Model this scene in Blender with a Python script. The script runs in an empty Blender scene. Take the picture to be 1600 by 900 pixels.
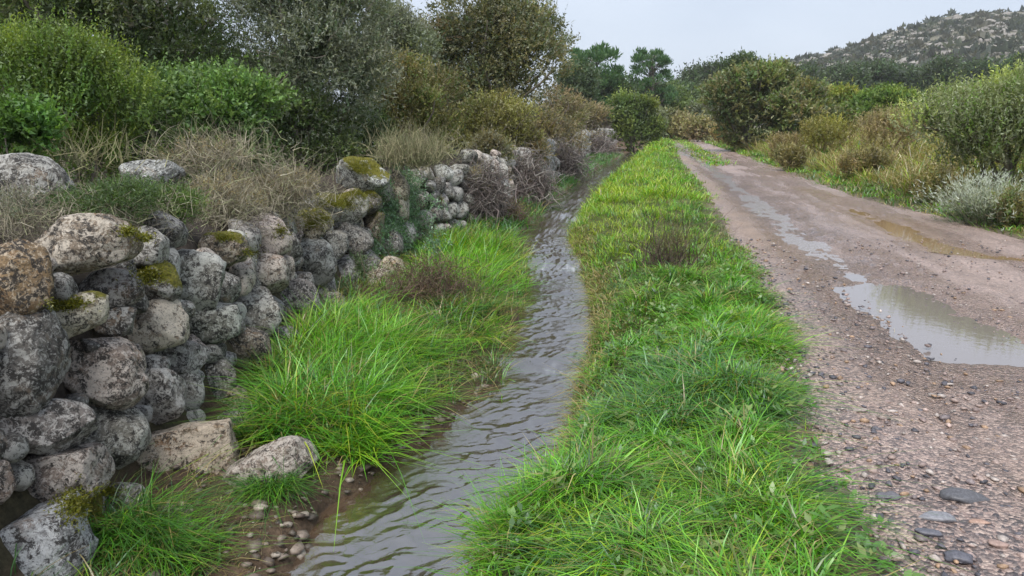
import bpy, bmesh, math, random
import numpy as np
from mathutils import Vector, Matrix

random.seed(7)
RNG = np.random.default_rng(11)
SC = bpy.context.scene
COL = SC.collection

# ------------------------------------------------------------------ camera
F_PX = 1150.0                      # focal length in pixels of the 1600 px wide photograph
PITCH = math.radians(12.5)
CAM_H = 1.6
cam_d = bpy.data.cameras.new('camera')
cam_d.sensor_width = 36.0
cam_d.lens = 36.0 * F_PX / 1600.0
cam_d.clip_start = 0.05
cam_d.clip_end = 6000.0
cam = bpy.data.objects.new('camera', cam_d)
COL.objects.link(cam)
cam.location = (0, 0, CAM_H)
cam.rotation_euler = (math.pi / 2 - PITCH, 0, 0)
SC.camera = cam

# ------------------------------------------------------------------ sky, sun, exposure
SUN_EL, SUN_AZ = math.radians(58), math.radians(200)
W = bpy.data.worlds.new('World')
SC.world = W
W.use_nodes = True
nt = W.node_tree
for n in list(nt.nodes):
    nt.nodes.remove(n)
out = nt.nodes.new('ShaderNodeOutputWorld')
bg = nt.nodes.new('ShaderNodeBackground')
bg.inputs['Strength'].default_value = 0.1
sky = nt.nodes.new('ShaderNodeTexSky')
sky.sky_type = 'NISHITA'
sky.sun_disc = False
sky.sun_elevation = SUN_EL
sky.sun_rotation = SUN_AZ
sky.dust_density = 2.0
tc = nt.nodes.new('ShaderNodeTexCoord')
cl = nt.nodes.new('ShaderNodeTexNoise')
cl.inputs['Scale'].default_value = 1.6
cl.inputs['Detail'].default_value = 5
mp = nt.nodes.new('ShaderNodeMapping')
mp.inputs['Scale'].default_value = (1, 1, 2.5)
nt.links.new(tc.outputs['Generated'], mp.inputs['Vector'])
nt.links.new(mp.outputs['Vector'], cl.inputs['Vector'])
cr = nt.nodes.new('ShaderNodeValToRGB')
cr.color_ramp.elements[0].position = 0.3
cr.color_ramp.elements[0].color = (1.80, 2.06, 2.55, 1)
cr.color_ramp.elements[1].position = 0.72
cr.color_ramp.elements[1].color = (2.55, 2.80, 3.22, 1)
nt.links.new(cl.outputs['Fac'], cr.inputs['Fac'])
mx = nt.nodes.new('ShaderNodeMixRGB')
mx.inputs['Fac'].default_value = 0.92          # thin unbroken overcast over the blue
nt.links.new(sky.outputs['Color'], mx.inputs['Color1'])
nt.links.new(cr.outputs['Color'], mx.inputs['Color2'])
nt.links.new(mx.outputs['Color'], bg.inputs['Color'])
nt.links.new(bg.outputs['Background'], out.inputs['Surface'])

sun_d = bpy.data.lights.new('sun', 'SUN')
sun_d.energy = 1.5
sun_d.angle = math.radians(40)
sun_d.color = (1.0, 0.97, 0.92)
sun = bpy.data.objects.new('sun', sun_d)
COL.objects.link(sun)
sd = Vector((math.sin(SUN_AZ) * math.cos(SUN_EL), math.cos(SUN_AZ) * math.cos(SUN_EL), math.sin(SUN_EL)))
sun.rotation_euler = (-sd).to_track_quat('-Z', 'Y').to_euler()

SC.view_settings.view_transform = 'Standard'
SC.view_settings.look = 'None'
SC.view_settings.exposure = 1.6
SC.view_settings.gamma = 1.0
try:
    SC.cycles.max_bounces = 6
    SC.cycles.transparent_max_bounces = 4
    SC.cycles.use_denoising = True
except Exception:
    pass

# ------------------------------------------------------------------ helpers
SP, CP = math.sin(PITCH), math.cos(PITCH)


def at(u, v, d):
    """The place seen at photo pixel (u, v) at axial distance d from the viewpoint."""
    a, b = (u - 800) / F_PX, (450 - v) / F_PX
    return np.array([a * d, d * (CP + b * SP), CAM_H + d * (-SP + b * CP)])


def on_level(u, v, z):
    b = (450 - v) / F_PX
    d = (z - CAM_H) / (-SP + b * CP)
    return at(u, v, d)


def hash3(i, j, k):
    h = (i * 374761393 + j * 668265263 + k * 1274126177) & 0x7FFFFFFF
    h = ((h ^ (h >> 13)) * 1274126177) & 0x7FFFFFFF
    h = (h ^ (h >> 16)) & 0xFFFF
    return h / 65535.0


def vnoise(p):
    p = np.asarray(p, float)
    i = np.floor(p).astype(np.int64)
    f = p - i
    f = f * f * (3 - 2 * f)
    x, y, z = i[..., 0], i[..., 1], i[..., 2]
    r = 0
    for dx in (0, 1):
        wx = f[..., 0] if dx else 1 - f[..., 0]
        for dy in (0, 1):
            wy = f[..., 1] if dy else 1 - f[..., 1]
            for dz in (0, 1):
                wz = f[..., 2] if dz else 1 - f[..., 2]
                r = r + wx * wy * wz * hash3(x + dx, y + dy, z + dz)
    return r * 2 - 1


def fbm(p, octv=4, gain=0.5):
    p = np.asarray(p, float)
    s, a = 0, 1.0
    for o in range(octv):
        s = s + a * vnoise(p * (2 ** o) + 17.3 * o)
        a *= gain
    return s


def n2(x, y, sc, octv=3, seed=0.0):
    x = np.asarray(x, float)
    y = np.asarray(y, float)
    return fbm(np.stack([x * sc, y * sc, np.zeros_like(x) + seed + 0.37], -1), octv)


def sstep(a, b, x):
    t = np.clip((x - a) / (b - a), 0, 1)
    return t * t * (3 - 2 * t)


def norm(v):
    return v / np.maximum(np.linalg.norm(v, axis=-1, keepdims=True), 1e-9)


def make_mesh(name, verts, faces, cols=None, smooth=False, attr='Col'):
    """verts (N,3), faces (M,k) int, cols (N,3|4)"""
    me = bpy.data.meshes.new(name)
    verts = np.ascontiguousarray(verts, dtype=np.float32)
    nf, k = faces.shape
    me.vertices.add(len(verts))
    me.vertices.foreach_set('co', verts.ravel())
    me.loops.add(nf * k)
    me.loops.foreach_set('vertex_index', np.ascontiguousarray(faces, dtype=np.int32).ravel())
    me.polygons.add(nf)
    me.polygons.foreach_set('loop_start', np.arange(0, nf * k, k, dtype=np.int32))
    if smooth:
        me.polygons.foreach_set('use_smooth', np.ones(nf, dtype=bool))
    me.update(calc_edges=True)
    if cols is not None:
        c = np.ones((len(verts), 4), np.float32)
        c[:, :cols.shape[1]] = cols
        a = me.color_attributes.new(attr, 'FLOAT_COLOR', 'POINT')
        a.data.foreach_set('color', c.ravel())
    return me


def obj(name, me, mat, parent=None, loc=None, kind=None):
    o = bpy.data.objects.new(name, me)
    COL.objects.link(o)
    if me is not None and mat is not None and not me.materials:
        me.materials.append(mat)
    if parent is not None:
        o.parent = parent
    if loc is not None:
        o.location = tuple(loc)
    if kind:
        o['kind'] = kind
    return o


def tag(o, label, cat, group=None):
    o['label'] = label
    o['category'] = cat
    if group:
        o['group'] = group
    return o


def thing(name, label, cat, loc=(0, 0, 0), group=None):
    o = bpy.data.objects.new(name, None)
    o.empty_display_size = 0.1
    COL.objects.link(o)
    o.location = tuple(loc)
    return tag(o, label, cat, group)


def join(parts):
    vs, fs, cs, o = [], [], [], 0
    for v, f, c in parts:
        vs.append(v)
        fs.append(f + o)
        cs.append(c)
        o += len(v)
    return np.concatenate(vs), np.concatenate(fs), np.concatenate(cs)


def grid_faces(nr, nc):
    r = np.arange(nr - 1)[:, None]
    c = np.arange(nc - 1)[None, :]
    a = r * nc + c
    return np.stack([a, a + 1, a + nc + 1, a + nc], -1).reshape(-1, 4)


# ------------------------------------------------------------------ materials
def new_mat(name):
    m = bpy.data.materials.new(name)
    m.use_nodes = True
    t = m.node_tree
    for n in list(t.nodes):
        t.nodes.remove(n)
    o = t.nodes.new('ShaderNodeOutputMaterial')
    return m, t, o


def nd(t, typ, **kw):
    n = t.nodes.new(typ)
    for k, v in kw.items():
        if k.startswith('in_'):
            n.inputs[k[3:].replace('_', ' ')].default_value = v
        else:
            setattr(n, k, v)
    return n


def noise(t, vec, scale, detail=4, rough=0.55, dist=0.0):
    n = t.nodes.new('ShaderNodeTexNoise')
    n.inputs['Scale'].default_value = scale
    n.inputs['Detail'].default_value = detail
    n.inputs['Roughness'].default_value = rough
    n.inputs['Distortion'].default_value = dist
    if vec is not None:
        t.links.new(vec, n.inputs['Vector'])
    return n.outputs['Fac']


def ramp(t, fac, stops, interp='LINEAR'):
    r = t.nodes.new('ShaderNodeValToRGB')
    r.color_ramp.interpolation = interp
    e = r.color_ramp.elements
    while len(e) < len(stops):
        e.new(0.5)
    for el, (p, c) in zip(e, stops):
        el.position = p
        el.color = (c, c, c, 1) if not isinstance(c, tuple) else (*c, 1)
    t.links.new(fac, r.inputs['Fac'])
    return r.outputs['Color']


def mix(t, fac, a, b, mode='MIX'):
    m = t.nodes.new('ShaderNodeMixRGB')
    m.blend_type = mode
    for s, v in (('Fac', fac), ('Color1', a), ('Color2', b)):
        if isinstance(v, (int, float)):
            m.inputs[s].default_value = v if s == 'Fac' else (v, v, v, 1)
        elif isinstance(v, tuple):
            m.inputs[s].default_value = (*v, 1)
        else:
            t.links.new(v, m.inputs[s])
    return m.outputs['Color']


def math_n(t, op, a, b=None, clamp=False):
    m = t.nodes.new('ShaderNodeMath')
    m.operation = op
    m.use_clamp = clamp
    for i, v in enumerate((a, b)):
        if v is None:
            continue
        if isinstance(v, (int, float)):
            m.inputs[i].default_value = v
        else:
            t.links.new(v, m.inputs[i])
    return m.outputs[0]


def bump(t, height, strength, dist, prev=None):
    b = t.nodes.new('ShaderNodeBump')
    b.inputs['Strength'].default_value = strength
    b.inputs['Distance'].default_value = dist
    t.links.new(height, b.inputs['Height'])
    if prev is not None:
        t.links.new(prev, b.inputs['Normal'])
    return b.outputs['Normal']


def principled(t, o, color, rough=0.7, normal=None, spec=0.5, ior=None):
    p = t.nodes.new('ShaderNodeBsdfPrincipled')
    for s, v in (('Base Color', color), ('Roughness', rough), ('Normal', normal)):
        if v is None:
            continue
        if isinstance(v, tuple):
            p.inputs[s].default_value = (*v, 1)
        elif isinstance(v, (int, float)):
            p.inputs[s].default_value = v
        else:
            t.links.new(v, p.inputs[s])
    p.inputs['Specular IOR Level'].default_value = spec
    if ior:
        p.inputs['IOR'].default_value = ior
    t.links.new(p.outputs['BSDF'], o.inputs['Surface'])
    return p


def leaf_material(name, transl=0.3, gloss=0.05, rough=0.45):
    m, t, o = new_mat(name)
    a = nd(t, 'ShaderNodeAttribute', attribute_name='Col')
    d = nd(t, 'ShaderNodeBsdfDiffuse')
    tr = nd(t, 'ShaderNodeBsdfTranslucent')
    g = nd(t, 'ShaderNodeBsdfGlossy')
    g.inputs['Roughness'].default_value = rough
    g.inputs['Color'].default_value = (0.9, 0.95, 1, 1)
    t.links.new(a.outputs['Color'], d.inputs['Color'])
    t.links.new(mix(t, 1.0, a.outputs['Color'], (1.25, 1.25, 0.7), 'MULTIPLY'), tr.inputs['Color'])
    s1 = nd(t, 'ShaderNodeMixShader')
    s1.inputs[0].default_value = transl
    t.links.new(d.outputs[0], s1.inputs[1])
    t.links.new(tr.outputs[0], s1.inputs[2])
    s2 = nd(t, 'ShaderNodeMixShader')
    s2.inputs[0].default_value = gloss
    t.links.new(s1.outputs[0], s2.inputs[1])
    t.links.new(g.outputs[0], s2.inputs[2])
    t.links.new(s2.outputs[0], o.inputs['Surface'])
    return m


M_LEAF = leaf_material('leaf', 0.42, 0.03, 0.5)
M_GRASS = leaf_material('grass_blade', 0.38, 0.05, 0.4)
M_TWIG = leaf_material('dry_twig', 0.05, 0.02, 0.6)

# bark
m, t, o = new_mat('bark')
g = nd(t, 'ShaderNodeTexCoord')
nf_ = noise(t, g.outputs['Object'], 9, 6, 0.65)
c = ramp(t, nf_, [(0.3, (0.05, 0.038, 0.03)), (0.7, (0.17, 0.145, 0.12))])
principled(t, o, c, 0.9, bump(t, nf_, 0.6, 0.02))
M_BARK = m

# stone: tint in the object's colour, moss amount in its alpha
m, t, o = new_mat('granite_with_lichen')
g = nd(t, 'ShaderNodeTexCoord')
oi = nd(t, 'ShaderNodeObjectInfo')
off = nd(t, 'ShaderNodeVectorMath', operation='SCALE')
cmb = nd(t, 'ShaderNodeCombineXYZ')
for s in 'XYZ':
    t.links.new(oi.outputs['Random'], cmb.inputs[s])
t.links.new(cmb.outputs[0], off.inputs[0])
off.inputs['Scale'].default_value = 37.0
vec = nd(t, 'ShaderNodeVectorMath', operation='ADD')
t.links.new(g.outputs['Object'], vec.inputs[0])
t.links.new(off.outputs[0], vec.inputs[1])
V = vec.outputs[0]
base = mix(t, 1.0, oi.outputs['Color'], ramp(t, noise(t, V, 5, 5, 0.6), [(0.3, 0.65), (0.7, 1.3)]), 'MULTIPLY')
orange = ramp(t, noise(t, V, 4.0, 4, 0.6, 0.5), [(0.56, 0.0), (0.7, 0.55)])
base = mix(t, orange, base, mix(t, 1.0, oi.outputs['Color'], (1.5, 1.0, 0.6), 'MULTIPLY'))
dk = ramp(t, noise(t, V, 15, 7, 0.74, 0.6), [(0.485, 0.0), (0.53, 0.92)])
base = mix(t, dk, base, (0.035, 0.031, 0.028))
rs0_ = math_n(t, 'MULTIPLY', math_n(t, 'SUBTRACT', oi.outputs['Random'], 0.55), 0.10)
wl_ = ramp(t, math_n(t, 'ADD', math_n(t, 'ADD', math_n(t, 'MULTIPLY', noise(t, V, 24, 8, 0.76, 0.7), 0.7), math_n(t, 'MULTIPLY', noise(t, V, 6, 3, 0.5, 0.3), 0.3)), rs0_), [(0.50, 0.0), (0.535, 0.95)])
lich = mix(t, 0.48, mix(t, 1.0, oi.outputs['Color'], (2.7, 2.8, 2.9), 'MULTIPLY'), (0.52, 0.515, 0.48))
base = mix(t, wl_, base, lich)
wl2 = ramp(t, noise(t, V, 55, 4, 0.7, 0.6), [(0.53, 0.0), (0.60, 0.75)])
base = mix(t, wl2, base, lich)
dk2 = ramp(t, noise(t, V, 75, 4, 0.7, 0.5), [(0.55, 0.0), (0.64, 0.75)])
base = mix(t, dk2, base, (0.045, 0.042, 0.04))
geo = nd(t, 'ShaderNodeNewGeometry')
sx = nd(t, 'ShaderNodeSeparateXYZ')
t.links.new(geo.outputs['Normal'], sx.inputs[0])
mo = math_n(t, 'ADD', math_n(t, 'MULTIPLY', sx.outputs['Z'], 0.35), math_n(t, 'MULTIPLY', noise(t, V, 7, 5, 0.65), 0.9))
mo = math_n(t, 'ADD', mo, math_n(t, 'MULTIPLY', oi.outputs['Alpha'], 0.9))
mo = ramp(t, mo, [(0.98, 0.0), (1.0, 1.0)]) if False else math_n(t, 'MULTIPLY', math_n(t, 'SUBTRACT', mo, 0.98), 12.0, clamp=True)
mcol = ramp(t, noise(t, V, 40, 4, 0.7), [(0.3, (0.08, 0.075, 0.010)), (0.7, (0.26, 0.24, 0.03))])
base = mix(t, mo, base, mcol)
hb = bump(t, noise(t, V, 18, 8, 0.72, 0.6), 1.0, 0.05)
hb = bump(t, noise(t, V, 90, 4, 0.7), 0.7, 0.008, hb)
principled(t, o, base, 0.62, hb, 0.35)
M_STONE = m

# earth / terrain: colour zones from the attribute, grain from noise
m, t, o = new_mat('earth')
a = nd(t, 'ShaderNodeAttribute', attribute_name='Col')
g = nd(t, 'ShaderNodeTexCoord')
c = mix(t, 1.0, a.outputs['Color'], ramp(t, noise(t, g.outputs['Object'], 26, 8, 0.75), [(0.28, 0.35), (0.72, 1.55)]), 'MULTIPLY')
c = mix(t, 1.0, c, ramp(t, noise(t, g.outputs['Object'], 2.2, 6, 0.65), [(0.3, 0.7), (0.7, 1.3)]), 'MULTIPLY')
hb = bump(t, noise(t, g.outputs['Object'], 30, 8, 0.75), 1.0, 0.03)
principled(t, o, c, 0.85, hb, 0.25)
M_EARTH = m

# road: R = wetness, G = sand/mud, B = coarse dark gravel
m, t, o = new_mat('wet_gravel_track')
a = nd(t, 'ShaderNodeAttribute', attribute_name='Col')
sp = nd(t, 'ShaderNodeSeparateColor')
t.links.new(a.outputs['Color'], sp.inputs[0])
wet, mud, grv = sp.outputs[0], sp.outputs[1], sp.outputs[2]
g = nd(t, 'ShaderNodeTexCoord')
P = g.outputs['Object']
n1 = noise(t, P, 3.0, 8, 0.65, 0.4)
c = ramp(t, n1, [(0.28, (0.32, 0.23, 0.195)), (0.5, (0.43, 0.315, 0.27)), (0.75, (0.53, 0.385, 0.32))])
vo = nd(t, 'ShaderNodeTexVoronoi')
vo.inputs['Scale'].default_value = 55
vo.inputs['Randomness'].default_value = 1
t.links.new(P, vo.inputs['Vector'])
sv = nd(t, 'ShaderNodeSeparateColor')
t.links.new(vo.outputs['Color'], sv.inputs[0])
pc = ramp(t, sv.outputs[0], [(0.0, (0.04, 0.037, 0.045)), (0.35, (0.14, 0.115, 0.11)), (0.65, (0.34, 0.25, 0.22)), (1.0, (0.52, 0.42, 0.365))])
pf = math_n(t, 'ADD', 0.4, math_n(t, 'MULTIPLY', grv, 0.5), clamp=True)
c = mix(t, pf, c, pc)
c = mix(t, math_n(t, 'MULTIPLY', grv, 0.6), c, mix(t, 1.0, c, (0.8, 0.75, 0.72), 'MULTIPLY'))
n2_ = noise(t, P, 130, 3, 0.8)
c = mix(t, 1.0, c, ramp(t, n2_, [(0.3, 0.5), (0.7, 1.5)]), 'MULTIPLY')
c = mix(t, math_n(t, 'MULTIPLY', mud, 0.75), c, ramp(t, n1, [(0.3, (0.24, 0.155, 0.09)), (0.7, (0.38, 0.26, 0.17))]))
c = mix(t, wet, c, mix(t, 1.0, c, (0.68, 0.65, 0.63), 'MULTIPLY'))
rg = math_n(t, 'SUBTRACT', 0.55, math_n(t, 'MULTIPLY', wet, 0.42))
rg = math_n(t, 'ADD', rg, math_n(t, 'MULTIPLY', math_n(t, 'SUBTRACT', n2_, 0.5), 0.25), clamp=True)
inv = math_n(t, 'SUBTRACT', 1.0, math_n(t, 'MULTIPLY', vo.outputs['Distance'], 1.0))
hb = bump(t, inv, 0.8, 0.02)
hb = bump(t, noise(t, P, 160, 4, 0.75), 0.5, 0.006, hb)
hb = bump(t, noise(t, P, 9, 5, 0.6), 0.3, 0.02, hb)
principled(t, o, c, rg, hb, 0.9)
M_ROAD = m

# water
m, t, o = new_mat('turbid_water')
g = nd(t, 'ShaderNodeTexCoord')
mpn = nd(t, 'ShaderNodeMapping')
mpn.inputs['Scale'].default_value = (1.0, 1.9, 1)
mpn.inputs['Rotation'].default_value = (0, 0, math.radians(-28))
t.links.new(g.outputs['Object'], mpn.inputs['Vector'])
a = nd(t, 'ShaderNodeAttribute', attribute_name='Col')
sp = nd(t, 'ShaderNodeSeparateColor')
t.links.new(a.outputs['Color'], sp.inputs[0])
def ridged(sc, dist, pw):
    n_ = noise(t, mpn.outputs[0], sc, 2, 0.45, dist)
    q_ = math_n(t, 'SUBTRACT', 1.0, math_n(t, 'ABSOLUTE', math_n(t, 'SUBTRACT', math_n(t, 'MULTIPLY', n_, 2.0), 1.0)))
    return math_n(t, 'POWER', q_, pw)


h1 = ridged(7.0, 1.3, 16.0)
h2 = math_n(t, 'ADD', math_n(t, 'MULTIPLY', ridged(17.0, 1.5, 12.0), 0.7), math_n(t, 'MULTIPLY', noise(t, mpn.outputs[0], 30, 3, 0.5, 1.0), 0.5))
hb = t.nodes.new('ShaderNodeBump')
hb.inputs['Distance'].default_value = 0.035
t.links.new(math_n(t, 'MULTIPLY', sp.outputs[1], 0.05), hb.inputs['Strength'])
t.links.new(h1, hb.inputs['Height'])
hc = t.nodes.new('ShaderNodeBump')
hc.inputs['Distance'].default_value = 0.012
t.links.new(math_n(t, 'MULTIPLY', sp.outputs[1], 0.04), hc.inputs['Strength'])
t.links.new(h2, hc.inputs['Height'])
t.links.new(hb.outputs[0], hc.inputs['Normal'])
c = mix(t, sp.outputs[2], (0.044, 0.033, 0.023), (0.11, 0.068, 0.04))
c = mix(t, sp.outputs[0], c, (0.5, 0.52, 0.54)) if True else mix(t, sp.outputs[0], (0.034, 0.027, 0.021), (0.5, 0.52, 0.54))
principled(t, o, c, 0.05, hc.outputs[0], 1.0, 2.3)
M_WATER = m
m, t, o = new_mat('puddle_water')
g = nd(t, 'ShaderNodeTexCoord')
hb = bump(t, noise(t, g.outputs['Object'], 14, 3, 0.5), 0.06, 0.01)
principled(t, o, (0.19, 0.162, 0.152), 0.03, hb, 1.0, 1.8)
M_PUDDLE = m
m, t, o = new_mat('rippled_puddle_water')
g = nd(t, 'ShaderNodeTexCoord')
principled(t, o, (0.27, 0.24, 0.235), 0.16, bump(t, noise(t, g.outputs['Object'], 20, 4, 0.6), 0.4, 0.02), 0.8, 1.45)
M_WETMUD = m
m, t, o = new_mat('muddy_puddle_water')
principled(t, o, (0.25, 0.165, 0.095), 0.06, None, 0.8, 1.4)
M_MUD = m

# pebbles / rocks with colours in the attribute
m, t, o = new_mat('pebble')
a = nd(t, 'ShaderNodeAttribute', attribute_name='Col')
g = nd(t, 'ShaderNodeTexCoord')
c = mix(t, 1.0, a.outputs['Color'], ramp(t, noise(t, g.outputs['Object'], 60, 5, 0.7), [(0.3, 0.6), (0.7, 1.35)]), 'MULTIPLY')
principled(t, o, c, 0.45, bump(t, noise(t, g.outputs['Object'], 120, 4, 0.7), 0.5, 0.004), 0.4)
M_PEBBLE = m
m, t, o = new_mat('outcrop_rock')
a = nd(t, 'ShaderNodeAttribute', attribute_name='Col')
g = nd(t, 'ShaderNodeTexCoord')
c = mix(t, 1.0, a.outputs['Color'], ramp(t, noise(t, g.outputs['Object'], 0.9, 6, 0.7), [(0.3, 0.55), (0.7, 1.3)]), 'MULTIPLY')
principled(t, o, c, 0.8, None, 0.2)
M_OUTCROP = m

# ------------------------------------------------------------------ plan of the place
def curve(pts, z):
    q = sorted([tuple(on_level(u, v, z)[:2]) for u, v in pts], key=lambda p: p[1])
    ys = np.array([p[1] for p in q])
    xs = np.array([p[0] for p in q])

    def f(y):
        y = np.asarray(y, float)
        r = np.interp(y, ys, xs)
        s0 = (xs[1] - xs[0]) / (ys[1] - ys[0])
        s1 = (xs[-1] - xs[-3]) / (ys[-1] - ys[-3])
        s0 = np.clip(s0, -0.3, 0.3)
        r = np.where(y < ys[0], xs[0] + s0 * (y - ys[0]), r)
        r = np.where(y > ys[-1], xs[-1] + s1 * (y - ys[-1]), r)
        return r
    return f


ZW = -0.5
road_l = curve([(1330, 820), (1262, 700), (1240, 560), (1200, 450), (1150, 370), (1110, 310), (1070, 260), (1050, 230), (1040, 212)], 0)
road_r = curve([(1600, 375), (1480, 340), (1350, 310), (1250, 275), (1170, 245), (1110, 225), (1060, 210)], 0)
water_l = curve([(440, 900), (492, 800), (560, 762), (640, 715), (705, 660), (780, 600), (795, 540), (822, 470), (826, 420), (806, 385), (842, 345), (874, 315), (902, 290), (940, 265), (968, 250)], ZW)
water_r = curve([(735, 900), (800, 830), (862, 740), (893, 690), (900, 640), (915, 590), (930, 530), (925, 470), (908, 420), (890, 385), (908, 350), (926, 322), (947, 295), (976, 268), (996, 250)], ZW)
_wy = np.array([-3, 2, 3, 5, 6.5, 8.3, 9.8, 12.6, 14, 15.4, 20, 22, 30.4, 43, 120, 200])
_wx = np.array([-2.0, -2.0, -2.0, -2.0, -2.08, -2.15, -1.85, -1.2, -0.78, -0.28, 0.55, 0.86, 2.2, 4.1, 19.3, 36])


def wall_x(y):
    return np.interp(y, _wy, _wx)


def channel_fade(y):
    return 1 - sstep(52, 75, y)


def water_z(y):
    return ZW + 0.05 * sstep(6.05, 6.35, y) + 0.09 * sstep(10.4, 11.0, y)


def ground_z(x, y):
    x = np.asarray(x, float)
    y = np.asarray(y, float)
    x, y = np.broadcast_arrays(x, y)
    wf, wl, wr, xl, xr = wall_x(y), water_l(y), water_r(y), road_l(y), road_r(y)
    wl = np.maximum(wl, wf + 0.15)
    wr = np.maximum(wr, wl + 0.25)
    xl = np.maximum(xl, wr + 0.7)
    xr = np.maximum(xr, xl + 2.5)
    k = channel_fade(y)
    dz = water_z(y) - ZW
    bank = wr + np.minimum(0.32, (xl - wr) * 0.3)
    crest = wr + (xl - wr) * 0.5
    kn = [(wf - 200, 0.8 + 0 * y), (wf - 40, 0.6 + 0 * y), (wf - 1.2, 0.35 * k), (wf - 0.3, 0.3 * k), (wf + 0.02, -0.26 * k),
          (wl - 0.02, (dz - 0.47) * k), (wl + 0.1, (dz - 0.68) * k), (wr - 0.1, (dz - 0.68) * k), (wr + 0.01, (dz - 0.45) * k), (bank, -0.1 * k),
          (crest, 0.03 + 0 * y), (xl, 0.0 * y), (xr, 0.0 * y), (xr + 0.9, 0.07 + 0 * y), (xr + 3.5, 0.55 + 0 * y),
          (xr + 8, 1.0 + 0 * y), (xr + 40, 1.3 + 0 * y), (xr + 300, 1.5 + 0 * y)]
    z = np.zeros_like(x) + kn[0][1]
    for (a0, z0), (a1, z1) in zip(kn[:-1], kn[1:]):
        tt = np.clip((x - a0) / np.maximum(a1 - a0, 1e-4), 0, 1)
        z = np.where(x >= a0, z0 + (z1 - z0) * tt, z)
    onroad = sstep(xl - 0.15, xl + 0.25, x) * (1 - sstep(xr - 0.25, xr + 0.1, x))
    amp = 0.06 * (1 - onroad)
    vrg = sstep(wr + 0.1, wr + 0.4, x) * (1 - sstep(xl - 0.35, xl - 0.05, x))
    z = z + vrg * 0.07 * n2(x, y, 2.6, 2, 91.0)
    z = z + amp * n2(x, y, 1.7, 3) + 0.03 * (1 - onroad) * n2(x, y, 6.0, 2, 3.0)
    lbk = sstep(wf + 0.05, wf + 0.2, x) * (1 - sstep(wl + 0.0, wl + 0.2, x))
    z = z + lbk * (0.05 * n2(x, y, 4.0, 3, 44.0) + 0.02 * n2(x, y, 14.0, 2, 45.0))
    z = z - 0.05 * onroad
    return z


# ------------------------------------------------------------------ ground
ys = np.concatenate([np.linspace(-4, 1.5, 12)[:-1], 1.5 * (900 / 1.5) ** np.linspace(0, 1, 320)])
tl = np.concatenate([[-300, -150, -80, -40, -25, -15, -9, -6], np.linspace(-4, -0.4, 14), [-0.2, -0.05]])
cols_x = []
for y in ys:
    wf = float(wall_x(y))
    wl = max(float(water_l(y)), wf + 0.15)
    wr = max(float(water_r(y)), wl + 0.25)
    xl = max(float(road_l(y)), wr + 0.7)
    xr = max(float(road_r(y)), xl + 2.5)
    row = np.concatenate([wf + tl, np.linspace(wf, wl, 14), np.linspace(wl, wr, 16)[1:], np.linspace(wr, xl, 34)[1:],
                          np.linspace(xl, xr, 16)[1:], xr + np.array([0.15, .3, .5, .75, 1, 1.4, 1.8, 2.3, 3, 4, 5, 6.5, 8, 11, 15, 22, 40, 80, 160, 400])])
    cols_x.append(row)
GX = np.array(cols_x)
GY = np.repeat(ys[:, None], GX.shape[1], 1)
GZ = ground_z(GX, GY)
wfA, wlA, wrA, xlA, xrA = [f(GY) for f in (wall_x, water_l, water_r, road_l, road_r)]
nz = n2(GX, GY, 0.9, 4, 5.0)[..., None]
earth = np.array([0.085, 0.06, 0.042])
green = np.array([0.055, 0.085, 0.022])
straw = np.array([0.17, 0.13, 0.065])
mudc = np.array([0.11, 0.075, 0.05])
cg = np.where(GX[..., None] < wfA[..., None], earth * 0.9 + green * 0.3, mudc)
cg = np.where((GX > wrA + 0.05)[..., None], green * 0.75 + straw * 0.25, cg)
rsh = sstep(xrA - 0.1, xrA + 0.4, GX)[..., None]
cg = cg * (1 - rsh) + (green * 0.8 + straw * (0.45 + 0.5 * nz)) * rsh
onr = (sstep(xlA - 0.25, xlA + 0.02, GX) * (1 - sstep(xrA - 0.1, xrA + 0.3, GX)))[..., None]
cg = cg * (1 - onr) + np.array([0.2, 0.15, 0.125]) * onr
cg = np.clip(cg * (1 + 0.25 * nz), 0.01, 1)
me = make_mesh('ground', np.stack([GX, GY, GZ], -1).reshape(-1, 3), grid_faces(*GX.shape), cg.reshape(-1, 3), True)
obj('ground', me, M_EARTH, kind='structure')

# ------------------------------------------------------------------ road, with ruts and sunken puddle beds
def rut_l(y):
    q = sorted([tuple(on_level(u, v, 0)[:2]) for u, v in [(1600, 600), (1535, 545), (1445, 500), (1370, 452), (1300, 405), (1235, 360), (1160, 300), (1112, 262), (1085, 244)]], key=lambda p: p[1])
    return np.interp(y, [p[1] for p in q], [p[0] for p in q])


def rut_r(y):
    q = sorted([tuple(on_level(u, v, 0)[:2]) for u, v in [(1700, 415), (1560, 402), (1480, 390), (1330, 325), (1220, 280), (1140, 245)]], key=lambda p: p[1])
    return np.interp(y, [p[1] for p in q], [p[0] for p in q])


ry = np.concatenate([np.linspace(-3, 1.6, 16)[:-1], 1.6 * (190 / 1.6) ** np.linspace(0, 1, 440)])
rt = np.linspace(-0.06, 1.04, 110)
xl, xr = road_l(ry), road_r(ry)
xr = np.maximum(xr, xl + 2.5)
xl = xl + 0.12 * n2(ry, ry * 0, 0.7, 3, 9.0)
xr = xr + 0.12 * n2(ry, ry * 0, 0.6, 3, 19.0)
RX = xl[:, None] + (xr - xl)[:, None] * rt[None]
RY = np.repeat(ry[:, None], len(rt), 1)
edge = np.minimum(sstep(-0.06, 0.03, rt), 1 - sstep(0.97, 1.04, rt))[None]
rl, rr = rut_l(RY), rut_r(RY)
dl, dr = RX - rl, RX - rr
main = np.exp(-(dl / 0.5) ** 4) * sstep(4.55, 5.1, RY) * (1 - sstep(6.9, 7.7, RY))
side = np.exp(-(dl / 0.32) ** 2) * sstep(6.5, 8, RY) * (1 - sstep(45, 60, RY))
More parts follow.
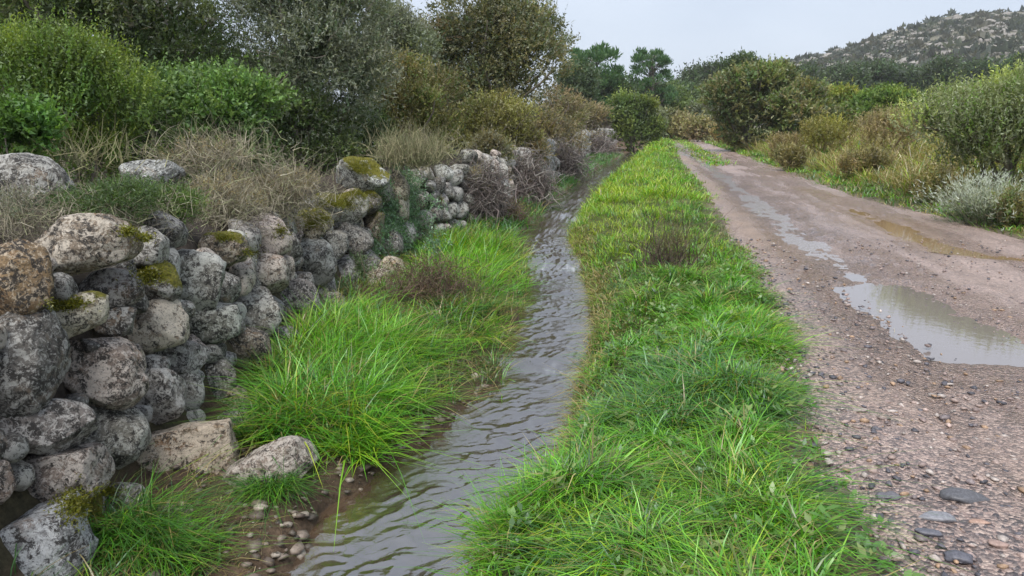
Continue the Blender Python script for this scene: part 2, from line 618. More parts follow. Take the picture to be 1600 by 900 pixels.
ruR = np.exp(-(dr / 0.26) ** 2) * sstep(7.6, 8.6, RY) * (1 - sstep(12, 15, RY))
RZ = (0.012 * n2(RX, RY, 1.1, 3, 2.0) + 0.012 * n2(RX, RY, 4.0, 3, 4.0) + 0.007 * n2(RX, RY, 16.0, 2, 7.0)
      + 0.010 * n2((RX - xl[:, None]) * 1.0, RY * 0.06, 7.0, 3, 61.0) * sstep(5, 8, RY)
      - 0.02 * np.exp(-(dl / .45) ** 2) * sstep(7, 10, RY) - 0.015 * np.exp(-(dr / .5) ** 2) * sstep(7, 10, RY)
      - 0.055 * main - 0.024 * side - 0.035 * ruR + 0.012)
RZ = RZ * edge + (edge - 1) * 0.1
wetm = np.clip(np.exp(-((dl - 0.0) / 0.8) ** 2) * 0.7 + np.exp(-((dr) / 0.7) ** 2) * 0.55 + 0.42 + 0.5 * n2(RX, RY * 0.35, 0.9, 4, 12.0), 0, 1)
wetm = np.clip(wetm + 0.45 * n2((RX - xl[:, None]) * 1.0, RY * 0.07, 5.0, 3, 62.0), 0, 1)
wetm = np.clip(wetm + 0.9 * np.exp(-(dl / 0.85) ** 4) * sstep(4.2, 4.6, RY) * (1 - sstep(8, 9, RY)), 0, 1)
wetm = wetm * sstep(0.0, 0.35, (RX - xl[:, None]) / 1.6)
mudm = np.clip(np.exp(-((dl + 0.55) / 0.3) ** 2) * sstep(5.5, 8, RY) * 0.9 + np.exp(-((dr) / 0.5) ** 2) * (RY < 20) * 0.9 + 0.5 * n2(RX, RY * 0.5, 0.8, 3, 14.0) - 0.1, 0, 1)
grav = np.clip(1 - sstep(0.0, 2.2, RX - xl[:, None]) + 0.5 * n2(RX, RY, 0.8, 3, 15.0), 0, 1)
me = make_mesh('road', np.stack([RX, RY, RZ], -1).reshape(-1, 3), grid_faces(*RX.shape), np.stack([wetm, mudm, grav], -1).reshape(-1, 3), True)
obj('road', me, M_ROAD, kind='structure')


def road_z(x, y):
    return 0.012 + 0 * np.asarray(x, float)


def puddle(f, y0, y1, hw, z, mat, n=60):
    yy = np.linspace(y0, y1, n)
    cx = f(yy)
    w = hw * np.clip(np.minimum(np.arange(n), np.arange(n)[::-1]) / 6.0, 0.15, 1)
    v = np.stack([np.stack([cx + s * w, yy, 0 * yy + z], -1) for s in (-1, -.5, 0, .5, 1)], 1)
    me = make_mesh('puddle', v.reshape(-1, 3), grid_faces(n, 5), None, True)
    return obj('puddle', me, mat, kind='structure')


puddle(rut_l, 4.4, 8.0, 0.50, -0.018, M_PUDDLE)
puddle(rut_l, 8.0, 58, 0.34, -0.026, M_WETMUD, 160)
puddle(rut_r, 7.6, 14.5, 0.30, -0.018, M_MUD)

# ------------------------------------------------------------------ stream
sy = np.concatenate([1.2 * (13 / 1.2) ** np.linspace(0, 1, 560), 13 * (75 / 13) ** np.linspace(0, 1, 90)[1:]])
stt = np.linspace(-0.2, 1.2, 80)
swl = np.maximum(water_l(sy), wall_x(sy) + 0.15)
swr = np.maximum(water_r(sy), swl + 0.25)
SX = swl[:, None] + (swr - swl)[:, None] * stt[None]
SY = np.repeat(sy[:, None], len(stt), 1)
midf = np.exp(-((stt - 0.5) / 0.42) ** 4)[None]
calm = 1 - np.exp(-(((SX + 1.15) / 0.28) ** 2 + ((SY - 3.75) / 0.5) ** 2))       # still pool below the tussock
calm = calm * (0.45 + 0.55 * midf)
cs, sn = math.cos(math.radians(-28)), math.sin(math.radians(-28))
QX, QY = SX * cs - SY * sn, SX * sn + SY * cs
wx_ = 0.25 * n2(SX, SY, 2.0, 3, 21.0)
wy_ = 0.25 * n2(SX, SY, 2.0, 3, 25.0)
rid = 1 - np.abs(fbm(np.stack([QX * 3.2 + wx_ * 2, QY * 7.5 + wy_ * 5, 0 * QX + 1.5], -1), 2, 0.4))
rid2 = 1 - np.abs(fbm(np.stack([QX * 8.0 + wx_ * 4, QY * 17 + wy_ * 8, 0 * QX + 4.5], -1), 2, 0.4))
rid3 = 1 - np.abs(fbm(np.stack([QX * 15.0 + wx_ * 6, QY * 30 + wy_ * 10, 0 * QX + 8.5], -1), 1, 0.4))
glide = 0.3 + 0.95 * sstep(-0.35, 0.45, n2(SX, SY * 0.6, 1.3, 2, 99.0)) + 0.8 * sstep(9.5, 11, SY)
SZ = water_z(SY) + calm * glide * (0.017 * rid ** 6 + 0.009 * rid2 ** 5 + 0.003 * rid3 ** 3 - 0.008 + 0.016 * n2(SX, SY, 1.6, 2, 8.0) + 0.006 * n2(QX, QY * 2, 4.0, 2, 9.0))
SZ = np.where(SY > 55, SZ - 0.3 * sstep(55, 70, SY), SZ)
foam_glint = np.exp(-((SY - 6.1) / 0.12) ** 2) * np.exp(-((SX - 0.55) / 0.22) ** 2) * 1.2 + np.exp(-((SY - 10.5) / 0.3) ** 2) * 0.6
foam_glint = np.clip((foam_glint + 0.06) * (n2(SX, SY, 16, 3, 31.0) * 0.9 + 0.25), 0, 1) ** 1.3
foam_glint = np.clip(foam_glint + 0.3 * sstep(10, 13, SY) * np.clip(n2(SX, SY * .5, 14, 3, 51.0) - 0.1, 0, 1), 0, 0.7) * (foam_glint > -1)  # upper reach: sprinkled pale colour stands in for sky reflected off the riffles
me = make_mesh('stream', np.stack([SX, SY, SZ], -1).reshape(-1, 3), grid_faces(*SX.shape), np.stack([foam_glint, calm, np.clip(1 - calm - 0.12, 0, 1)], -1).reshape(-1, 3), True)
obj('stream', me, M_WATER, kind='structure')

# ------------------------------------------------------------------ dry stone wall
_ico = {}


def ico(sub):
    if sub not in _ico:
        bm = bmesh.new()
        bmesh.ops.create_icosphere(bm, subdivisions=sub, radius=1.0)
        bm.verts.ensure_lookup_table()
        v = np.array([vv.co[:] for vv in bm.verts])
        f = np.array([[l.index for l in ff.verts] for ff in bm.faces])
        bm.free()
        _ico[sub] = (v, f)
    return _ico[sub]


def stone_shape(radii, sub, seed, box=2.6, rough=0.16):
    v, f = ico(sub)
    rg = np.random.default_rng(seed)
    k = box
    q = v / (np.sum(np.abs(v) ** k, axis=1) ** (1 / k))[:, None]
    q = q / np.sqrt((q ** 2).sum(1)).mean()
    o = rg.uniform(-50, 50, 3)
    q = q * (1 + rough * fbm(v * 1.15 + o, 2)[:, None])
    # planar facets: flatten some caps
    for _ in range(8):
        nrm = norm(rg.normal(size=3))
        h = rg.uniform(0.58, 0.88)
        d = q @ nrm
        q = q - np.where(d > h, (d - h) * 0.85, 0)[:, None] * nrm
    q = q * (1 + 0.042 * fbm(v * 3.0 + o, 5, 0.62)[:, None])
    return q * np.asarray(radii), f


wall = thing('dry_stone_wall', 'long lichen-covered dry stone wall beside the stream', 'stone wall', (-2.0, 6.0, -0.3))
WL = np.array(wall.location)
GREY = (0.25, 0.23, 0.20)
DARK = (0.17, 0.155, 0.14)
PINK = (0.30, 0.235, 0.19)
TAN = (0.31, 0.225, 0.14)
ORNG = (0.32, 0.21, 0.115)
PALE = (0.36, 0.36, 0.345)


def face_depth(u, v):
    """distance to the battered wall face along the view through (u, v), never below the bank"""
    d = 3.0
    for _ in range(40):
        p = at(u, v, d)
        fx = float(wall_x(p[1])) - 0.16 * (p[2] + 0.3)
        a = (u - 800) / F_PX
        # x grows more negative with d; step towards the face
        d = d + 0.6 * (p[0] - fx) / max(-a, 0.05) if a < -0.05 else d + 0.5
        d = min(max(d, 2.2), 40)
    b = (450 - v) / F_PX
    den = (-SP + b * CP)
    if den < 0:
        d = min(d, (-0.40 - CAM_H) / den)
    return d


N_STONE = [0]


def add_stone(p, rad, roll, tint, moss, sub, seed, box=2.6, rough=0.16, label=None, yaw=0.0):
    sv, f = stone_shape(rad, sub, seed, box, rough)
    me = make_mesh('stone', sv, f, None, True)
    s = obj('stone', me, M_STONE, wall)
    k_ = random.uniform(0.8, 1.25)
    tn = [c * k_ * random.uniform(0.97, 1.03) for c in tint]
    s.color = (*tn, moss)
    R = Matrix.Rotation(yaw, 4, 'Z') @ Matrix.Rotation(-PITCH, 4, 'X') @ Matrix.Rotation(-roll, 4, 'Y')
    s.matrix_local = Matrix.Translation(Vector(p - WL)) @ R
    if label:
        s['label'] = label
    N_STONE[0] += 1
    return s


ST = [  # u, v, half width, half height, roll (deg, clockwise), tint, moss, box
    (22, 433, 46, 56, 0, ORNG, 0, 2.6, 'rusty orange stone'), (119, 384, 82, 44, 8, GREY, 0, 2.8, None), (226, 388, 37, 30, 30, GREY, .22, 2.5, None),
    (173, 451, 46, 30, 5, DARK, 0.02, 2.4, None), (238, 443, 37, 33, 5, DARK, .55, 2.4, 'dark moss-covered stone'), (106, 498, 54, 33, 12, GREY, .3, 2.5, None),
    (183, 502, 29, 23, -8, GREY, 0, 2.5, None), (38, 573, 64, 84, -5, DARK, 0, 2.8, None), (150, 581, 67, 55, 0, PINK, 0, 2.6, None),
    (242, 509, 50, 35, 12, GREY, .1, 2.6, None), (303, 438, 43, 48, -10, GREY, .03, 3, None), (350, 445, 22, 28, 10, GREY, 0, 2.6, None),
    (326, 500, 40, 34, 0, GREY, .06, 2.8, None), (414, 371, 32, 35, 20, PINK, 0, 2.5, 'rounded pinkish stone on the wall top'), (414, 428, 33, 32, 0, PINK, 0, 2.8, None),
    (448, 426, 16, 27, -5, PINK, 0, 2.6, None), (377, 430, 20, 29, 5, PINK, .02, 2.6, None), (352, 390, 36, 26, 0, GREY, .38, 2.8, None),
    (398, 492, 37, 36, 10, GREY, .02, 2.8, None), (456, 486, 40, 44, 20, GREY, .02, 3, None), (284, 556, 44, 28, 5, GREY, 0, 2.7, None),
    (378, 541, 40, 30, -10, GREY, 0, 2.8, None), (438, 552, 34, 36, 0, GREY, .02, 3, None), (62, 669, 70, 40, -12, DARK, 0, 2.6, None),
    (168, 687, 54, 60, 20, GREY, 0, 2.6, None), (86, 741, 70, 50, -6, PINK, 0, 2.4, None), (240, 620, 46, 44, 10, GREY, 0, 2.7, None),
    (291, 612, 24, 32, 0, GREY, 0, 2.6, None), (337, 598, 35, 38, 15, GREY, 0, 2.8, None), (366, 640, 28, 34, 10, GREY, 0, 2.8, None),
    (290, 717, 74, 68, 10, TAN, .08, 3.4, 'large tan stone with a flat face'), (424, 738, 70, 42, 24, PINK, 0, 3.6, 'wedge shaped stone at the water edge'), (348, 668, 42, 24, 25, GREY, 0, 2.8, None),
    (42, 866, 94, 78, 15, PALE, 0, 2.6, 'big pale grey boulder at the wall foot'), (184, 803, 36, 46, 0, GREY, .16, 2.8, None), (120, 806, 40, 42, 10, DARK, .5, 2.5, 'dark stone under yellow moss'),
    (3, 748, 17, 34, 0, PINK, 0, 2.4, None), (270, 815, 36, 26, 5, TAN, .05, 2.8, None), (405, 585, 40, 30, 0, GREY, 0, 2.8, None), (240, 570, 22, 20, 0, DARK, 0, 2.6, None),
    (300, 655, 20, 16, 0, GREY, 0, 2.6, None), (215, 650, 20, 16, 0, DARK, 0, 2.6, None), (120, 635, 18, 18, 0, DARK, 0, 2.6, None), (216, 475, 16, 14, 0, DARK, .1, 2.6, None),
    (95, 450, 20, 26, 20, DARK, 0, 2.6, None), (140, 540, 16, 12, 0, DARK, 0, 2.6, None), (330, 555, 18, 16, 0, GREY, 0, 2.6, None), (262, 480, 14, 16, 0, GREY, 0, 2.6, None),
    (366, 505, 14, 20, 0, GREY, 0, 2.6, None), (350, 625, 16, 18, 0, DARK, 0, 2.6, None), (20, 700, 20, 22, 0, DARK, 0, 2.6, None), (150, 770, 18, 16, 0, DARK, .3, 2.6, None),
    (568, 277, 42, 30, 5, PALE, .40, 2.5, 'rounded boulder crowned with yellow moss'), (480, 355, 34, 26, 10, GREY, .34, 2.8, None), (483, 406, 36, 36, 0, GREY, .05, 3, None),
    (521, 383, 20, 24, 0, GREY, .04, 2.8, None), (553, 375, 28, 32, 10, GREY, .03, 2.8, None), (584, 356, 20, 28, -5, GREY, .15, 2.8, None),
    (500, 456, 26, 34, 10, GREY, .05, 2.8, None), (538, 428, 26, 32, 0, GREY, .06, 2.8, None), (573, 411, 24, 28, 0, GREY, .05, 2.8, None),
    (592, 438, 22, 22, 0, GREY, .05, 2.8, None), (542, 326, 32, 24, 10, GREY, .5, 2.6, None), (514, 325, 26, 20, -5, GREY, .45, 2.6, None), (572, 318, 22, 18, 0, GREY, .35, 2.6, None),
    (670, 286, 23, 30, 15, PINK, .03, 2.8, None), (645, 298, 16, 22, 0, GREY, .05, 2.6, None), (703, 283, 17, 28, 15, GREY, .22, 2.8, None), (677, 331, 18, 28, 5, PINK, .02, 2.8, None),
    (695, 320, 13, 24, 10, GREY, .2, 2.6, None), (681, 366, 13, 26, 5, PINK, 0, 2.6, None), (658, 330, 14, 20, 0, GREY, .02, 2.6, None), (740, 274, 15, 20, 10, PALE, .05, 2.6, None),
    (713, 314, 15, 22, 0, GREY, .1, 2.6, None), (606, 386, 22, 28, 0, GREY, .03, 2.8, None), (630, 365, 20, 26, 0, GREY, .03, 2.8, None), (645, 400, 20, 24, 0, GREY, .03, 2.8, None),
    (620, 325, 24, 26, 0, GREY, .1, 2.8, None), (726, 328, 14, 20, 0, GREY, .02, 2.6, None), (700, 355, 14, 18, 0, GREY, .02, 2.6, None), (735, 300, 14, 16, 0, GREY, .05, 2.6, None),
    (612, 292, 26, 28, 0, GREY, .12, 2.8, None), (646, 270, 17, 20, 0, GREY, .05, 2.8, None), (594, 300, 20, 22, 0, GREY, .3, 2.8, None),
    (450, 385, 22, 22, 0, GREY, .2, 2.8, None), (612, 425, 20, 22, 0, GREY, .03, 2.8, None), (520, 480, 20, 22, 0, GREY, .03, 2.8, None), (470, 440, 20, 20, 0, GREY, .05, 2.8, None),
]
BROWNISH = (0.27, 0.215, 0.15)
for i, (u, v, hw, hh, roll, tint, moss, box, lab) in enumerate(ST):
    if u > 634:
        continue
    if tint == GREY and i % 4 == 1:
        tint = BROWNISH
    d = face_depth(u, v)
    for _ in range(6):                      # the lowest stones stand on the bank, not in it
        zc = -0.42 + 0.6 * hh * d / F_PX
        b_ = -SP + (450 - v) / F_PX * CP
        if b_ < 0:
            d = min(d, (zc - CAM_H) / b_ - 0.10)
    rx, rz = hw * d / F_PX * 1.19, hh * d / F_PX * 1.19
    rd = min(max(0.75 * (rx + rz) / 2, 0.10), 0.34)
    if u > 555:
        rd = min(max(rx, rz) * 1.5, 0.5)          # seen along the wall: the long side runs away from us
    yaw = math.atan2((u - 800) / F_PX, 1) * -1.0
    p = at(u, v, d + min(rd, 0.34) * 0.55)
    sub = 5 if hw > 60 else (4 if hw > 24 else 3)
    add_stone(p, (rx, rd, rz), math.radians(roll), tint, moss, sub, 100 + i, box, 0.15, lab, yaw)
# boulders standing behind the wall face
add_stone(at(42, 300, 4.7), (0.30, 0.28, 0.25), 0.1, GREY, 0.05, 5, 901, 2.5, 0.12, 'rounded boulder behind the wall top, left')
add_stone(at(240, 277, 6.2), (0.26, 0.24, 0.17), 0.1, PALE, 0.03, 5, 902, 2.4, 0.12, 'low pale boulder among the dry grass')
# smaller stones wedged into every gap of the near face
fillers = []
have = [(np.array(o_.location) + WL, max(o_.dimensions) * 0.36 if False else float(np.mean(np.abs(np.array(o_.bound_box)).max(0)[[0, 2]]))) for o_ in wall.children]
hp = [h[0] for h in have]
hr = [h[1] for h in have]
for r_try, tries in ((0.15, 500), (0.11, 900), (0.08, 1500), (0.055, 2200)):
    for _ in range(tries):
        yq = random.uniform(2.3, 12.6)
        if yq < 9 and r_try > 0.12 and yq > 6.5:
            pass
        zt = 0.80 if yq > 9 else (0.72 if yq > 5 else 0.95)
        zq = random.uniform(-0.36, zt)
        r_ = r_try * random.uniform(.85, 1.1)
        pq = np.array([float(wall_x(yq)) - 0.16 * (zq + 0.3) - 0.35 * r_ - 0.05, yq, zq])
        D = np.linalg.norm((np.array(hp) - pq) * np.array([0.6, 1, 1]), axis=1)
        if (D > (np.array(hr) + r_) * 0.80).all() and len(fillers) < 112:
            hp.append(pq)
            hr.append(r_)
            fillers.append((pq, r_))
for i, (pq, r_) in enumerate(fillers):
    add_stone(pq, (r_ * random.uniform(.9, 1.15), r_ * random.uniform(.95, 1.3), r_ * random.uniform(.85, 1.05)), random.uniform(-.6, .6),
              random.choice([GREY, GREY, DARK, PINK]), random.choice([0, 0.03, .08, .25]), 3, 5000 + i, 2.8, 0.18)
# the wall farther on, course by course
y = 12.5
while y < 76 and N_STONE[0] < 296:
    sz = 0.18 * random.uniform(0.8, 1.2) * (1 + max(0, (y - 18)) * 0.045)
    z = -0.33
    while z < (0.88 if y > 14 else 0.72) and N_STONE[0] < 296:
        r = min(sz * random.uniform(0.75, 1.25), 0.42)
        px = float(wall_x(y)) - 0.16 * (z + 0.3) - r * 0.25
        add_stone(np.array([px, y + random.uniform(-.08, .08), z + r * 0.7]), (r * random.uniform(.8, 1.1), min(sz, 1.0) * random.uniform(.95, 1.35), r * random.uniform(.75, 1.0)),
                  random.uniform(-.4, .4), random.choice([DARK, GREY, GREY, PINK] if y < 17 else [DARK, DARK, GREY, DARK]), random.choice([0, .05, .1, .25]), 3, 2000 + N_STONE[0], 2.8, 0.16)
        z += r * 1.5
    y += sz * 2.0
rest = []
while y < 112:
    sz = 0.20 * random.uniform(0.8, 1.2) * (1 + (y - 18) * 0.012)
    z = -0.30
    while z < 0.88:
        r = min(sz * random.uniform(0.75, 1.25), 0.4)
        pq = np.array([float(wall_x(y)) - 0.16 * (z + 0.3) - r * 0.2, y + random.uniform(-.08, .08), z + r * .7]) - WL
        sv, sf = stone_shape((r * random.uniform(.8, 1.1), sz * random.uniform(.95, 1.3), r * random.uniform(.75, 1.0)), 2, 9000 + len(rest), 2.8, 0.16)
        rest.append((sv + pq, sf, np.zeros((len(sv), 3))))
        z += r * 1.5
    y += sz * 1.9
rv_, rf_, rc_ = join(rest)
s_ = obj('far_stones', make_mesh('far_stones', rv_, rf_, None, True), M_STONE, wall, kind='stuff')
s_.color = (0.09, 0.083, 0.074, 0.05)
# earth-and-rubble core
cy = np.concatenate([np.linspace(-2, 14, 130), np.linspace(14, 118, 160)[1:]])
prof = [(0.0, -0.75), (-0.14, -0.3), (-0.2, 0.0), (-0.25, 0.3), (-0.3, 0.55), (-0.36, 0.74), (-0.55, 0.84), (-0.9, 0.86), (-1.25, 0.84), (-1.45, 0.80), (-1.8, 0.3), (-1.95, -0.2)]
kf = 1 - 0.10 * sstep(6, 7.5, cy) * (1 - sstep(8.4, 9.2, cy)) + 0.14 * sstep(13, 16, cy)
v = []
for (dx, z) in prof:
    xx = wall_x(cy) + dx
    mound = 0.24 * sstep(2.2, 3.2, cy) * (1 - sstep(6.6, 7.8, cy)) if -1.5 < dx <= -0.9 else 0.0
    zz = np.where(z > 0, z * kf, z) + mound + 0.05 * n2(cy * 1.0, 0 * cy + z, 2.2, 3, 50.0)
    v.append(np.stack([xx + 0.05 * n2(cy, 0 * cy + z * 3, 2.5, 3, 60.0), cy, zz], -1))
v = np.stack(v, 1)
cc = np.zeros((v.shape[0] * v.shape[1], 3)) + np.array([0.075, 0.06, 0.048])
me = make_mesh('rubble_core', v.reshape(-1, 3) - WL, grid_faces(v.shape[0], v.shape[1]), cc, True)
obj('rubble_core', me, M_EARTH, wall)
# moss cushions: thousands of tiny shoots on the mossy stones
def blades(pos, lean, length, width, droop, col0, col1, segs=4, side=None):
    """grass blades / shoots: pos (N,3) roots, lean (N,3) horizontal pull, droop (N)"""
    n = len(pos)
    tt = np.linspace(0, 1, segs + 1)
    up = np.array([0, 0, 1.0])
    L = length[:, None, None]
    T = tt[None, :, None]
    D = droop[:, None, None]
    c = pos[:, None, :] + up * L * (T - D * T ** 2.2 * 0.75) + lean[:, None, :] * L * (0.35 * T + (0.25 + 0.5 * D) * T ** 2)
    hd = norm(lean * np.array([1, 1, 0]) + 1e-6)
    sd_ = np.stack([-hd[:, 1], hd[:, 0], np.zeros(n)], -1)
    rr = RNG.uniform(-1, 1, (n, 1))
    sd_ = norm(sd_ + hd * rr * 0.9 if side is None else side)
    w = (width[:, None] * np.array([0.7, 1.0, 0.9, 0.62, 0.34, 0.2, 0.12])[np.round(tt * 4).astype(int)][None])
    w[:, -1] = width * 0.08
    lft = c - sd_[:, None, :] * w[..., None] * 0.5
    rgt = c + sd_[:, None, :] * w[..., None] * 0.5
    vv = np.stack([lft, rgt], 2).reshape(-1, 3)
    k = (segs + 1) * 2
    b = np.arange(n)[:, None] * k
    s = np.arange(segs)[None] * 2
    f = np.stack([b + s, b + s + 1, b + s + 3, b + s + 2], -1).reshape(-1, 4)
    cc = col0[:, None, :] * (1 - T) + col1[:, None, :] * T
    cc = np.repeat(cc[:, :, None, :], 2, 2).reshape(-1, 3)
    return vv, f, cc


def leaf_cards(p, d, nrm, ln, wd, c0, c1, tri=False):
    """diamond leaves: p root, d direction, nrm face normal"""
    s = norm(np.cross(d, nrm))
    if tri:
        v = np.stack([p - s * (wd * .5)[:, None], p + s * (wd * .5)[:, None], p + d * ln[:, None]], 1).reshape(-1, 3)
        return v, np.arange(len(p) * 3).reshape(-1, 3), np.stack([c0, c0, c1], 1).reshape(-1, 3)
    m_ = p + d * (ln * 0.45)[:, None] + nrm * (ln * 0.06)[:, None]
    tip = p + d * ln[:, None]
    v = np.stack([p, m_ - s * (wd * .5)[:, None], tip, m_ + s * (wd * .5)[:, None]], 1).reshape(-1, 3)
    f = np.arange(len(p) * 4).reshape(-1, 4)
    c = np.stack([c0, (c0 + c1) / 2, c1, (c0 + c1) / 2], 1).reshape(-1, 3)
    return v, f, c


def ribbons(start, dirs, length, width, col, segs=5, wander=0.5, gravity=0.0):
    """thin crooked twigs as three-sided prisms"""
    n = len(start)
    p = start.copy()
    d = norm(dirs)
    pts = [p]
    for s in range(segs):
        d = norm(d + RNG.normal(size=(n, 3)) * wander * 0.6 + np.array([0, 0, -gravity]))
        p = p + d * (length / segs)[:, None]
        pts.append(p)
    pts = np.stack(pts, 1)
    a = norm(np.cross(dirs, RNG.normal(size=(n, 3))))
    b = norm(np.cross(dirs, a))
    tt = np.linspace(1, 0.25, segs + 1)
    rings = []
    for k in range(3):
        an = k * 2 * math.pi / 3
        o_ = a * math.cos(an) + b * math.sin(an)
        rings.append(pts + o_[:, None, :] * (width[:, None] * tt[None] * 0.5)[..., None])
    v = np.stack(rings, 2).reshape(-1, 3)
    K = (segs + 1) * 3
    base_ = np.arange(n)[:, None, None] * K
    s = np.arange(segs)[None, :, None] * 3
    k = np.arange(3)[None, None, :]
    k2 = (k + 1) % 3
    f = np.stack([base_ + s + k, base_ + s + k2, base_ + s + 3 + k2, base_ + s + 3 + k], -1).reshape(-1, 4)
    c = np.repeat(col, K, 0)
    return v, f, c


def pick(cols, n, jit=0.2, w=None):
    cols = np.asarray(cols, float)
    i = RNG.choice(len(cols), n, p=w)
    c = cols[i] * (1 + RNG.normal(size=(n, 1)) * jit)
    return np.clip(c, 0.004, 0.9)


MOSS = [(0.20, 0.19, 0.02), (0.12, 0.12, 0.016), (0.27, 0.25, 0.03), (0.15, 0.18, 0.022)]
SEEDS = [(560, 262, 30, 18, 1500), (520, 320, 40, 16, 1200), (590, 330, 16, 24, 500), (560, 300, 40, 12, 700), (485, 350, 30, 14, 600), (600, 365, 16, 12, 250), (440, 360, 14, 12, 200), (390, 395, 20, 10, 250), (560, 268, 30, 18, 1400), (575, 300, 26, 10, 700), (540, 318, 34, 14, 900), (505, 340, 26, 14, 600), (480, 338, 22, 8, 350), (235, 430, 26, 14, 700), (105, 475, 32, 8, 600),
         (118, 790, 30, 26, 900), (200, 362, 16, 6, 250), (225, 372, 14, 6, 250), (690, 312, 6, 10, 120), (350, 372, 22, 6, 260), (165, 768, 22, 8, 300)]
deps = bpy.context.evaluated_depsgraph_get()
bpy.context.view_layer.update()
deps.update()
mp_, ml_ = [], []
org = Vector((0, 0, CAM_H))
for (u, v, a, b, n) in SEEDS:
    for _ in range(n):
        rr, th = abs(random.gauss(0, .62)), random.uniform(0, 2 * math.pi)
        q = at(u + a * rr * math.cos(th), v + b * rr * math.sin(th), 1.0)
        ok, loc, nr, idx, ob, mt = SC.ray_cast(deps, org, (Vector(q) - org).normalized())
        if ok and ob.name.startswith('stone'):
            if nr.z > -0.15:
                mp_.append(loc[:])
                ml_.append(nr[:])
mp_, ml_ = np.array(mp_), np.array(ml_)
n = len(mp_) * 3
pp = np.repeat(mp_, 3, 0) + RNG.normal(size=(n, 3)) * 0.01
dd = norm(np.repeat(ml_, 3, 0) * 0.5 + np.array([0, 0, 0.2]) + RNG.normal(size=(n, 3)) * 0.7)
v, f, c = leaf_cards(pp, dd, norm(RNG.normal(size=(n, 3))), RNG.uniform(.008, .024, n), RNG.uniform(.005, .011, n), pick(MOSS, n), pick(MOSS, n), True)
me = make_mesh('moss', v, f, c)
mo_ = obj('moss', me, M_LEAF, kind='stuff')
mo_['label'] = 'yellow-green moss cushions on the stones of the wall'

# ------------------------------------------------------------------ grass
BRIGHT = [(0.12, 0.33, 0.022), (0.16, 0.38, 0.03), (0.10, 0.28, 0.025), (0.21, 0.41, 0.035)]
DEEP = [(0.055, 0.15, 0.03), (0.07, 0.18, 0.035), (0.05, 0.13, 0.028)]
YEL = [(0.31, 0.42, 0.03), (0.26, 0.39, 0.03), (0.36, 0.40, 0.05)]
OLIVE = [(0.13, 0.17, 0.04), (0.16, 0.18, 0.06), (0.10, 0.14, 0.035)]
STRAW = [(0.33, 0.25, 0.12), (0.26, 0.19, 0.09), (0.40, 0.32, 0.17)]
BLUEG = [(0.10, 0.21, 0.085), (0.075, 0.18, 0.07), (0.13, 0.25, 0.11)]


def tuft_field(cx, cy, per, spread, ln, wd, droop, palette_fn, flow=(0, 0), segs=4, z=None):
    """tufts rooted at (cx, cy): blades splay outward from each tuft's centre"""
    nT = len(cx)
    n = nT * per
    off = RNG.normal(size=(n, 2)) * np.repeat(spread * np.ones(nT), per)[:, None]
    bx, by = np.repeat(cx, per) + off[:, 0], np.repeat(cy, per) + off[:, 1]
    bz = ground_z(bx, by) if z is None else z(bx, by)
    sp_ = np.repeat(spread * np.ones(nT), per)[:, None]
    ltuft = RNG.normal(size=(nT, 2)) * 0.35
    lean = off / sp_ * 0.55 + np.repeat(ltuft, per, 0) + RNG.normal(size=(n, 2)) * 0.45 + np.array(flow)
    lean = np.concatenate([lean, np.zeros((n, 1))], 1)
    tl_ = np.repeat(RNG.uniform(0.65, 1.3, nT), per)
    L = np.repeat(ln * np.ones(nT), per) * tl_ * RNG.uniform(0.55, 1.2, n)
    Wd = np.repeat(wd * np.ones(nT), per) * RNG.uniform(0.6, 1.4, n)
    D = np.clip(droop + RNG.normal(size=n) * 0.25, 0.0, 1.25)
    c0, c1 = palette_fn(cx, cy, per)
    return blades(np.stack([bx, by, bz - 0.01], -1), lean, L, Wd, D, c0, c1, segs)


def pal_mix(weights_fn, dry=0.05):
    pals = [BRIGHT, DEEP, YEL, OLIVE, STRAW, BLUEG]

    def fn(cx, cy, per):
        w = weights_fn(cx, cy)
        w = np.maximum(w, 0)
        w = w / w.sum(1, keepdims=True)
        cum = np.cumsum(w, 1)
        idx = (RNG.random((len(cx), 1)) > cum).sum(1).clip(0, 5)
        out_ = np.zeros((len(cx), 3))
        for k, p in enumerate(pals):
            mk = idx == k
            out_[mk] = pick(p, mk.sum(), 0.12)
        tone = np.repeat(out_, per, 0) * (1 + RNG.normal(size=(len(cx) * per, 1)) * 0.15)
        dr = RNG.random(len(tone)) < dry
        tone[dr] = pick(STRAW, dr.sum(), 0.15)
        tone = np.clip(tone * np.array([1.05, 1.17, 0.95]), 0.01, 0.8)
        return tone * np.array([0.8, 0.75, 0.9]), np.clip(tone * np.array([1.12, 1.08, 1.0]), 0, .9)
    return fn


def wts(*w):
    return lambda cx, cy: np.tile(np.array(w, float), (len(cx), 1))


def verge_w(cx, cy):
    nA = n2(cx, cy, 1.1, 3, 71.0)
    nB = n2(cx, cy, 0.9, 3, 77.0)
    t = (cx - water_r(cy)) / np.maximum(road_l(cy) - water_r(cy), 0.3)
    far = sstep(7, 14, cy)
    yel = np.clip(0.25 + 0.9 * nA, 0, 1) * (0.35 + 0.8 * far) + far * (1 - sstep(0.4, 0.85, t)) * 1.6
    brt = 0.9 + 0.8 * nB
    deep = np.clip(0.35 - nA, 0, 1) * 0.7
    olv = 0.25 + 0.6 * np.clip(-nB, 0, 1) + 0.5 * sstep(0.75, 1.0, t)
    strw = 0.08 + 0.5 * (1 - sstep(0.0, 0.25, t)) * (cy < 9) + 0.25 * sstep(0.85, 1.05, t)
    blu = np.clip(np.exp(-((cx - 1.0) / .5) ** 2 - ((cy - 4.6) / .5) ** 2) * 3, 0, 3) + 0.15 * np.clip(nA, 0, 1)
    return np.stack([brt, deep, yel, olv, strw, blu], 1)


